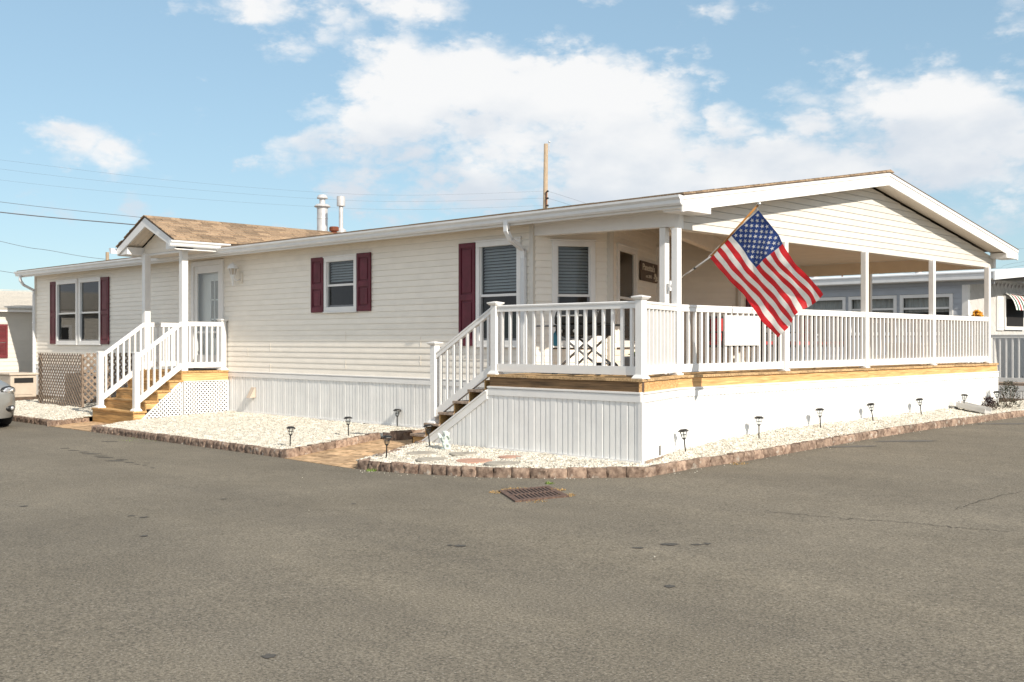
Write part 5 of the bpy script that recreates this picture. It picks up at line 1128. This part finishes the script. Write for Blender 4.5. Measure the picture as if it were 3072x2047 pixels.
MB().hexa([(-31.3, -3.8, 2.47), (-28.1, -3.8, 3.15), (-28.1, 7.8, 3.15), (-31.3, 7.8, 2.47), (-31.3, -3.8, 2.50), (-28.1, -3.8, 3.18), (-28.1, 7.8, 3.18), (-31.3, 7.8, 2.50)]).build('roof', 'shingle_grey', nh)
for k in range(16):
    xa = XN + .29 - k * .21; za = 2.505 + (XN + .28 - xa) * .212; r_ = random.Random(k); y = -3.8 - (k % 2) * .5
    m = MB()
    while y < 7.8: m.box(xa - .01, xa + .002, max(y, -3.8), min(y + .98, 7.8), za, za + .014); y += 1.0
    m.build('shingle_course', 'shingle_grey', r0)
sh_ = MB(); y0s, y1s = 1.05, 1.45
for a, b in ((y0s, y0s + .05), (y1s - .05, y1s)): sh_.box(XN + .015, XN + .045, a, b, 1.06, 2.04)
for a, b in ((1.06, 1.14), (1.52, 1.60), (1.97, 2.04)): sh_.box(XN + .015, XN + .045, y0s + .05, y1s - .05, a, b)
sh_ = sh_.build('shutter', 'shutter_red', nh)
m = MB(); z = 1.15
while z < 1.96:
    if not 1.50 < z < 1.60: m.hexa([(XN + .015, y0s + .05, z), (XN + .040, y0s + .05, z - .006), (XN + .040, y1s - .05, z - .006), (XN + .015, y1s - .05, z), (XN + .015, y0s + .05, z + .022), (XN + .040, y0s + .05, z + .012), (XN + .040, y1s - .05, z + .012), (XN + .015, y1s - .05, z + .022)])
    z += .036
m.build('louvres', 'shutter_red', sh_)
MB().box(XN + .01, XN + .05, -.1, 1.0, 1.06, 2.04).build('window', 'vinyl', nh); MB().box(XN + .051, XN + .053, .0, .9, 1.14, 1.96).build('pane', 'dark', nh)
cb_ = tag(MB().box(-24.3, -24.05, .7, 4.5, -.2, .02).build('kerb', 'block'), 'low tan kerb at the foot of the left neighbouring house', 'kerb')
# ------------------------------------------------------------------ silver car nosing in at the left edge
car = thing('car', (-16.2, -3.1, float(gz(-16, -3))), 'silver car parked at the left edge of the picture, only its nose showing', 'car')
cz = float(gz(-14.5, -3)); CY0 = -3.11; NX = -13.60
st = [(0., .20, .36, .70, .60), (.06, .21, .60, .78, .72), (.22, .21, .82, .86, .82), (.45, .21, .89, .92, .87), (.9, .21, .905, .98, .89), (1.25, .21, .91, 1.02, .90), (2.0, .2, .91, 1.05, .91), (3.4, .2, .91, 1.07, .91), (4.1, .22, .89, 1.07, .88), (4.5, .25, .80, 1.0, .80)]   # x back, floor, half width low, top, half width mid
vs = []; n = 0
for xb, fl, hw, tp, hm in st:
    mid_z = fl + (tp - fl) * .55
    ring = [(-hw * .9, fl), (-hw, fl + .1), (-hm * 1.0 if hm > hw * .9 else -hw * .98, mid_z), (-hm * .96, tp - .09), (-hm * .84, tp - .015), (-hm * .4, tp + .012), (0, tp + .018)]
    ring = ring + [(-a, b) for a, b in ring[-2::-1]]; n = len(ring); vs += [(NX - xb, CY0 + a, cz + b) for a, b in ring]
m = MB(); m.add(vs, [(i * n + j, (i + 1) * n + j, (i + 1) * n + j + 1, i * n + j + 1) for i in range(len(st) - 1) for j in range(n - 1)] + [tuple(range(n)), tuple(range(len(vs) - n, len(vs)))[::-1]])
o = m.build('body', 'car_paint', car, smooth=True); sb = o.modifiers.new('sub', 'SUBSURF'); sb.levels = 2; sb.render_levels = 2
m = MB(); m.hexa([(NX - 3.9, CY0 - .78, cz + 1.02), (NX - 1.15, CY0 - .80, cz + 1.0), (NX - 1.15, CY0 + .80, cz + 1.0), (NX - 3.9, CY0 + .78, cz + 1.02), (NX - 3.2, CY0 - .58, cz + 1.50), (NX - 1.95, CY0 - .60, cz + 1.50), (NX - 1.95, CY0 + .60, cz + 1.50), (NX - 3.2, CY0 + .58, cz + 1.50)]); m.build('cabin', 'black_plastic', car, bevel=.08)
MB().box(NX - 3.2, NX - 1.95, CY0 - .60, CY0 + .60, cz + 1.49, cz + 1.53).build('cabin_roof', 'car_paint', car, bevel=.03)
for s in (1, -1):
    for xx in (.85, 3.6):
        wh = MB().lathe([(.1, -.09), (.30, -.10), (.325, -.06), (.325, .06), (.30, .10), (.1, .09)], (NX - xx, CY0 + s * .80, cz + .325), 24, ax=(0, s, 0)).build('wheel', 'rubber', car, autos=40); MB().lathe([(.02, .1), (.2, .098), (.21, .07), (.1, .05)], (NX - xx, CY0 + s * .80, cz + .325), 16, ax=(0, s, 0)).build('rim', 'steel', wh)
    # headlamp wrapping round the corner, fog lamp in its dark pocket
    R = Matrix.Rotation(s * .72, 3, 'Z') @ Matrix.Rotation(.35, 3, 'Y')
    hl = MB().ell((NX - .21, CY0 + s * .65, cz + .735), (.085, .26, .10), 14, 10, R=R).build('headlight', 'black_plastic', car, smooth=True)
    MB().ell((NX - .175, CY0 + s * .65, cz + .74), (.095, .21, .078), 14, 10, R=R).build('lens', 'lens', hl, smooth=True); MB().ell((NX - .10, CY0 + s * .70, cz + .74), (.04, .06, .06), 10, 8, R=R).build('bulb', 'steel', hl, smooth=True)
    fg = MB().ell((NX - .12, CY0 + s * .66, cz + .40), (.075, .14, .07), 12, 8, R=Matrix.Rotation(s * .6, 3, 'Z')).build('fog_light', 'black_plastic', car, smooth=True); MB().ell((NX - .07, CY0 + s * .68, cz + .40), (.05, .05, .045), 10, 8, R=Matrix.Rotation(s * .6, 3, 'Z')).build('lens', 'lens', fg, smooth=True)
MB().box(NX - .08, NX + .012, CY0 - .42, CY0 + .42, cz + .28, cz + .46).build('grille', 'black_plastic', car, bevel=.02); MB().box(NX - .14, NX - .02, CY0 - .34, CY0 + .34, cz + .58, cz + .70).build('grille', 'black_plastic', car, bevel=.02)
# ------------------------------------------------------------------ house behind the deck
rn = thing('neighbour_house', (-10, 20, 0), 'blue-grey sided neighbouring mobile home with a row of windows behind the porch', 'house')
YN = 17.7; FNb = ((-22., YN), (1, 0), (0, -1)); B = lambda x: x + 22.
hs = [(B(-7.95), B(-6.45), 1.7, 2.80), (B(-6.36), B(-4.95), 1.7, 2.80), (B(-4.86), B(-3.42), 1.7, 2.80), (B(-10.5), B(-9.0), 1.7, 2.8)]
z = .2
while z < 3.05:
    for a0, a1 in cut(0, B(-3.12), [(h0, h1) for h0, h1, b, t in hs if t > z + .10 and b < z + .05]): course(FNb, a0, a1, z, 'blue_grey_siding', rn, .145)
    z += .145
for h in hs:
    a0, a1, z0, z1 = h; m = MB(); w_ = .09
    m.ob(FNb, a0, a1, -.03, .04, z1 - w_, z1); m.ob(FNb, a0, a1, -.03, .04, z0, z0 + w_); m.ob(FNb, a0, a0 + w_, -.03, .04, z0 + w_, z1 - w_); m.ob(FNb, a1 - w_, a1, -.03, .04, z0 + w_, z1 - w_); m.ob(FNb, a0 + w_, a1 - w_, -.03, .02, 2.40, 2.45)
    wn = m.build('window', 'vinyl', rn); MB().ob(FNb, a0 + w_, a1 - w_, -.012, -.008, z0 + w_, 2.40).build('pane', 'glass', wn); MB().ob(FNb, a0 + w_, a1 - w_, -.012, -.008, 2.45, z1 - w_).build('pane', 'glass', wn)
    m = MB(); k = 0; x = a0 + w_
    o_, d_, n_ = FNb; pts = []
    while x < a1 - w_ + .001: pts.append((o_[0] + x, YN + .10 + .018 * math.sin(k * 1.4))); x += .035; k += 1
    m.add([(p[0], p[1], 2.32) for p in pts] + [(p[0], p[1], z1) for p in pts], [(i, i + 1, len(pts) + i + 1, len(pts) + i) for i in range(len(pts) - 1)]); m.build('curtain', 'curtain', wn)
    m = MB(); m.ob(FNb, a0 - .1, a1 + .1, -.9, -.88, z0 - .2, z1 + .1); m.ob(FNb, a0 - .1, a1 + .1, -.9, -.03, z1 + .1, z1 + .12); m.build('room_shade_panel', 'room_shade', wn)  # dark panels paint the unlit interior behind this window
MB().box(-22, -3.07, YN + .02, 22.4, 0, 1.6).build('lower_wall', 'blue_grey_siding', rn); MB().box(-22, -3.10, 22.3, 22.4, 1.6, 3.2).build('back_wall', 'blue_grey_siding', rn)
MB().box(-3.18, -3.02, YN - .03, YN + .1, .3, 3.05).build('corner_board', 'vinyl', rn); MB().box(-22.2, -2.35, YN - .05, YN - .02, 3.02, 3.15).build('frieze', 'blue_grey_siding', rn)
MB().box(-22.2, -2.25, YN - .34, YN - .30, 3.14, 3.30).build('fascia', 'metal_white', rn); MB().box(-22.2, -2.25, YN - .30, YN - .05, 3.12, 3.14).build('soffit', 'vinyl', rn)
MB().hexa([(-22.3, YN - .36, 3.29), (-2.22, YN - .36, 3.29), (-2.22, 20, 3.50), (-22.3, 20, 3.50), (-22.3, YN - .36, 3.32), (-2.22, YN - .36, 3.32), (-2.22, 20, 3.54), (-22.3, 20, 3.54)]).build('roof', 'metal_white', rn); MB().hexa([(-22.3, 20, 3.50), (-2.22, 20, 3.50), (-2.22, 22.8, 3.28), (-22.3, 22.8, 3.28), (-22.3, 20, 3.54), (-2.22, 20, 3.54), (-2.22, 22.8, 3.32), (-22.3, 22.8, 3.32)]).build('roof', 'metal_white', rn)
MB().hexa([(-2.26, YN - .36, 3.10), (-2.22, YN - .36, 3.10), (-2.22, 20, 3.31), (-2.26, 20, 3.31), (-2.26, YN - .36, 3.29), (-2.22, YN - .36, 3.29), (-2.22, 20, 3.50), (-2.26, 20, 3.50)]).build('rake_board', 'metal_white', rn); MB().hexa([(-2.26, 20, 3.31), (-2.22, 20, 3.31), (-2.22, 22.8, 3.10), (-2.26, 22.8, 3.10), (-2.26, 20, 3.50), (-2.22, 20, 3.50), (-2.22, 22.8, 3.28), (-2.26, 22.8, 3.28)]).build('rake_board', 'metal_white', rn)
# end wall with diagonal boards
MB().box(-3.15, -3.06, YN + .1, 22.3, .2, 3.12).build('end_wall', 'grey_board', rn); MB().hexa([(-3.15, YN, 3.10), (-3.06, YN, 3.10), (-3.06, 22.3, 3.10), (-3.15, 22.3, 3.10), (-3.15, YN, 3.22), (-3.06, YN, 3.22), (-3.06, 22.3, 3.22), (-3.15, 22.3, 3.22)]).build('end_wall', 'grey_board', rn)
poly = [(YN + .12, .5), (22.2, .5), (22.2, 3.1), (YN + .12, 3.1)]; c_ = YN - 2.8
PW = lambda s, o, z: (-3.055 + o, s, z)
while c_ < 25:
    t_ = clipseg((c_, 3.15), (c_ + 2.9, .3), poly)
    if t_:
        p = (c_ + 2.9 * t_[0], 3.15 - 2.85 * t_[0]); q = (c_ + 2.9 * t_[1], 3.15 - 2.85 * t_[1]); m = MB()
        if math.hypot(p[0] - q[0], p[1] - q[1]) > .15: slat(m, p, q, 1, .192, PW, .012); m.build('diagonal_board', 'grey_board', rn)
    c_ += .28
# window with shutter and striped awning on that wall
MB().box(-3.03, -2.98, 20.10, 21.6, 1.86, 2.80).build('window', 'vinyl', rn); MB().box(-2.979, -2.975, 20.22, 21.5, 1.96, 2.72).build('pane', 'dark', rn)
m = MB(); m.box(-3.03, -3.0, 19.62, 20.08, 1.84, 2.78); so_ = m.build('shutter', 'vinyl', rn); m = MB(); z = 1.92
while z < 2.72: m.hexa([(-3.0, 19.67, z), (-2.985, 19.67, z - .004), (-2.985, 20.03, z - .004), (-3.0, 20.03, z), (-3.0, 19.67, z + .03), (-2.985, 19.67, z + .018), (-2.985, 20.03, z + .018), (-3.0, 20.03, z + .03)]); z += .045
m.build('louvres', 'vinyl', so_)
aw = thing('awning', (-2.7, 20.8, 2.5), 'striped window awning on the neighbouring house at the right edge', 'awning'); y = 20.12; i = 0
while y < 21.7:
    w_ = .11; cs = [(-2.96, 2.86), (-2.86, 2.80), (-2.76, 2.66), (-2.70, 2.50), (-2.68, 2.40)]; m = MB(); m.add([(x, y, z) for x, z in cs] + [(x, y + w_, z) for x, z in cs], [(j, j + 1, 6 + j, 5 + j) for j in range(4)]); m.build('stripe', ('awning_white', 'awning_green', 'awning_white', 'awning_red')[i % 4], aw); y += w_; i += 1
MB().tube([(-2.96, 20.12, 2.87), (-2.96, 21.7, 2.87)], .02, 8).build('rod', 'metal_white', aw)
# its raised deck and railing
rd = thing('neighbour_deck', (-1.5, YN, 0), 'raised neighbouring deck with white skirting at the right edge', 'deck')
MB().box(-3.0, 1.2, YN, 21.5, .42, .47).build('deck_floor', 'wood_grey', rd); MB().box(-3.0, 1.2, YN - .02, YN, .30, .42).build('band', 'vinyl', rd); FQ = ((-3.0, YN), (1, 0), (0, -1)); skirt(FQ, .0, 4.2, lambda a: -.02, lambda a: .31, rd); MB().box(-2.9, 1.2, YN - .1, YN - .03, -.1, .10).build('kerb_board', 'wood_grey', rd)
rr = thing('neighbour_railing', (-1.5, YN + .05, .47), 'white railing on the neighbouring deck at the right edge', 'railing'); rail((-2.95, YN + .06), (1.1, YN + .06), 1.72, 1.72, .62, .62, rr, 26)
# autumn flower wreath on its corner
wr = thing('flower_wreath', (-2.98, YN - .08, 2.1), 'orange and yellow flower wreath on the neighbouring corner board', 'wreath'); r = random.Random(2); wc = onY(2931, 947, YN - .12)
m = MB()
for i in range(60): a = r.uniform(0, 6.28); q = r.uniform(.03, .14); m.ell((wc.x + q * math.cos(a), YN - .10 + r.uniform(-.05, .05), wc.z + q * math.sin(a)), (.028, .028, .028), 6, 4)
m.build('petals', 'flower', wr); m = MB(); m.lathe([(.1, 0), (.12, .02), (.1, .04)], (wc.x, YN - .04, wc.z), 16, ax=(0, -1, 0)); m.build('ring', 'straw', wr)
for i, (px, top, rr_) in enumerate([(2443, 826, .11), (2527, 818, .025), (2755, 826, .12)]):
    p = onY(px, 842, 19.2); zt_ = onY(px, top, 19.2).z; m = MB(); m.lathe([(rr_ * .8, -.2), (rr_ * .8, .12), (rr_ * 1.6, .12), (rr_ * 1.5, .2), (rr_ * .5, .26)] if rr_ > .05 else [(rr_, -.2), (rr_, zt_ - 3.44)], (p.x, 19.2, 3.44), 12); m.build('roof_vent', 'galvanized' if rr_ > .05 else 'rust', rn)
# unseen tall house, added on the right to shade the neighbouring end wall
th = thing('neighbour_house', (7, 22, 0), 'tall pale neighbouring house beyond the right edge of the picture', 'house')
MB().box(4.5, 10, 18.7, 30, 0, 6.2).build('wall', 'siding_white', th); MB().hexa([(4.2, 18.4, 6.2), (10.3, 18.4, 6.2), (10.3, 30.4, 6.2), (4.2, 30.4, 6.2), (7.2, 18.4, 8.0), (7.3, 18.4, 8.0), (7.3, 30.4, 8.0), (7.2, 30.4, 8.0)]).build('roof', 'shingle_dark', th)
for yy in (19.5, 22, 24.5, 27):
    for zz in (1.1, 4.0): wn = MB().box(4.44, 4.5, yy, yy + 1.2, zz, zz + 1.4).build('window', 'vinyl', th); MB().box(4.43, 4.44, yy + .1, yy + 1.1, zz + .1, zz + 1.3).build('pane', 'dark', wn)
# ------------------------------------------------------------------ utility pole and overhead wires
PD_ = 60.; pb = atD(1631, 1100, PD_); pt_ = atD(1638, 432, PD_); up = thing('utility_pole', (pb.x, pb.y, 0), 'weathered wooden utility pole rising behind the roof', 'pole')
m = MB(); m.tube([(pb.x, pb.y, -.2), (pb.x * .5 + pt_.x * .5, pb.y * .5 + pt_.y * .5, pt_.z / 2), pt_], .17, 14, r1=.115); m.build('shaft', 'pole_wood', up, smooth=True)
m = MB(); q = atD(1648, 426, PD_); m.tube([atD(1648, 455, PD_), q], .025, 6); m.ell(q, (.07, .07, .05), 8, 6); m.build('pin_insulator', 'galvanized', up)
m = MB(); m.tube([atD(1640, 574, PD_ - .2), atD(1639, 620, PD_ - .2)], .03, 6); m.build('rack', 'rust', up)
for y_ in (574, 595, 617): MB().ell(atD(1643, y_, PD_ - .25), (.07, .07, .06), 8, 6).build('spool', 'black_plastic', up)
def wire(pts, r_, label):   # pts: (px, py, distance); smooth hang through them
    P = [atD(*p) for p in pts]; Q = []
    for i in range(len(P) - 1):
        p0, p1__, p2, p3 = P[max(i - 1, 0)], P[i], P[i + 1], P[min(i + 2, len(P) - 1)]
        for k in range(10):
            t = k / 10; Q.append(.5 * ((2 * p1__) + (p2 - p0) * t + (2 * p0 - 5 * p1__ + 4 * p2 - p3) * t * t + (3 * p1__ - p0 - 3 * p2 + p3) * t ** 3))
    Q.append(P[-1]); o = MB().tube(Q, r_, 5).build('wire', 'wire'); tag(o, label, 'wire', 'overhead wires')
wire([(-700, 395, 46), (0, 480, 50), (500, 540, 54), (953, 577, 57), (1250, 586, 59), (1635, 574, 60)], .0035, 'highest thin overhead wire sagging left of the pole')
wire([(-700, 400, 46), (0, 507, 50), (500, 562, 54), (953, 597, 57), (1250, 605, 59), (1635, 595, 60)], .0035, 'second thin overhead wire sagging left of the pole')
wire([(-700, 440, 46), (0, 540, 50), (500, 590, 54), (953, 621, 57), (1250, 629, 59), (1635, 617, 60)], .0035, 'lowest thin overhead wire sagging left of the pole')
wire([(-600, 520, 40), (0, 606, 42), (427, 653, 44), (637, 673, 45), (950, 694, 46), (1500, 720, 48)], .009, 'dark service wire passing just above the stoop roof')
wire([(-600, 560, 38), (0, 637, 40), (408, 675, 41), (700, 702, 42), (1100, 735, 43)], .020, 'thickest black service cable at upper left')
wire([(-600, 570, 38), (0, 724, 40), (150, 752, 40), (306, 777, 41), (600, 800, 42)], .008, 'thin black wire sloping down to the left roof edge')
wire([(-500, 735, 38), (0, 813, 40), (57, 822, 40), (200, 840, 41)], .008, 'short wire touching the far left gutter end')
wire([(1643, 574, 60), (1735, 603, 62), (1900, 660, 64)], .006, 'upper wire falling right of the pole behind the roof'); wire([(1643, 595, 60), (1700, 612, 62), (1850, 660, 64)], .006, 'lower wire falling right of the pole behind the roof')
for i, (a_, b_) in enumerate([(806, 785), (815, 796), (822, 806)]): wire([(2300, a_ - 25, 44), (2700, a_ + 3, 42), (2980, a_, 40), (3072, b_, 40), (3700, b_ - 90, 38)], .0035, ['top', 'middle', 'bottom'][i] + ' one of three thin wires beyond the right roof corner')
wire([(2980, 745, 50), (3072, 746, 50), (3700, 748, 50)], .0035, 'level thin wire right of the gable peak')
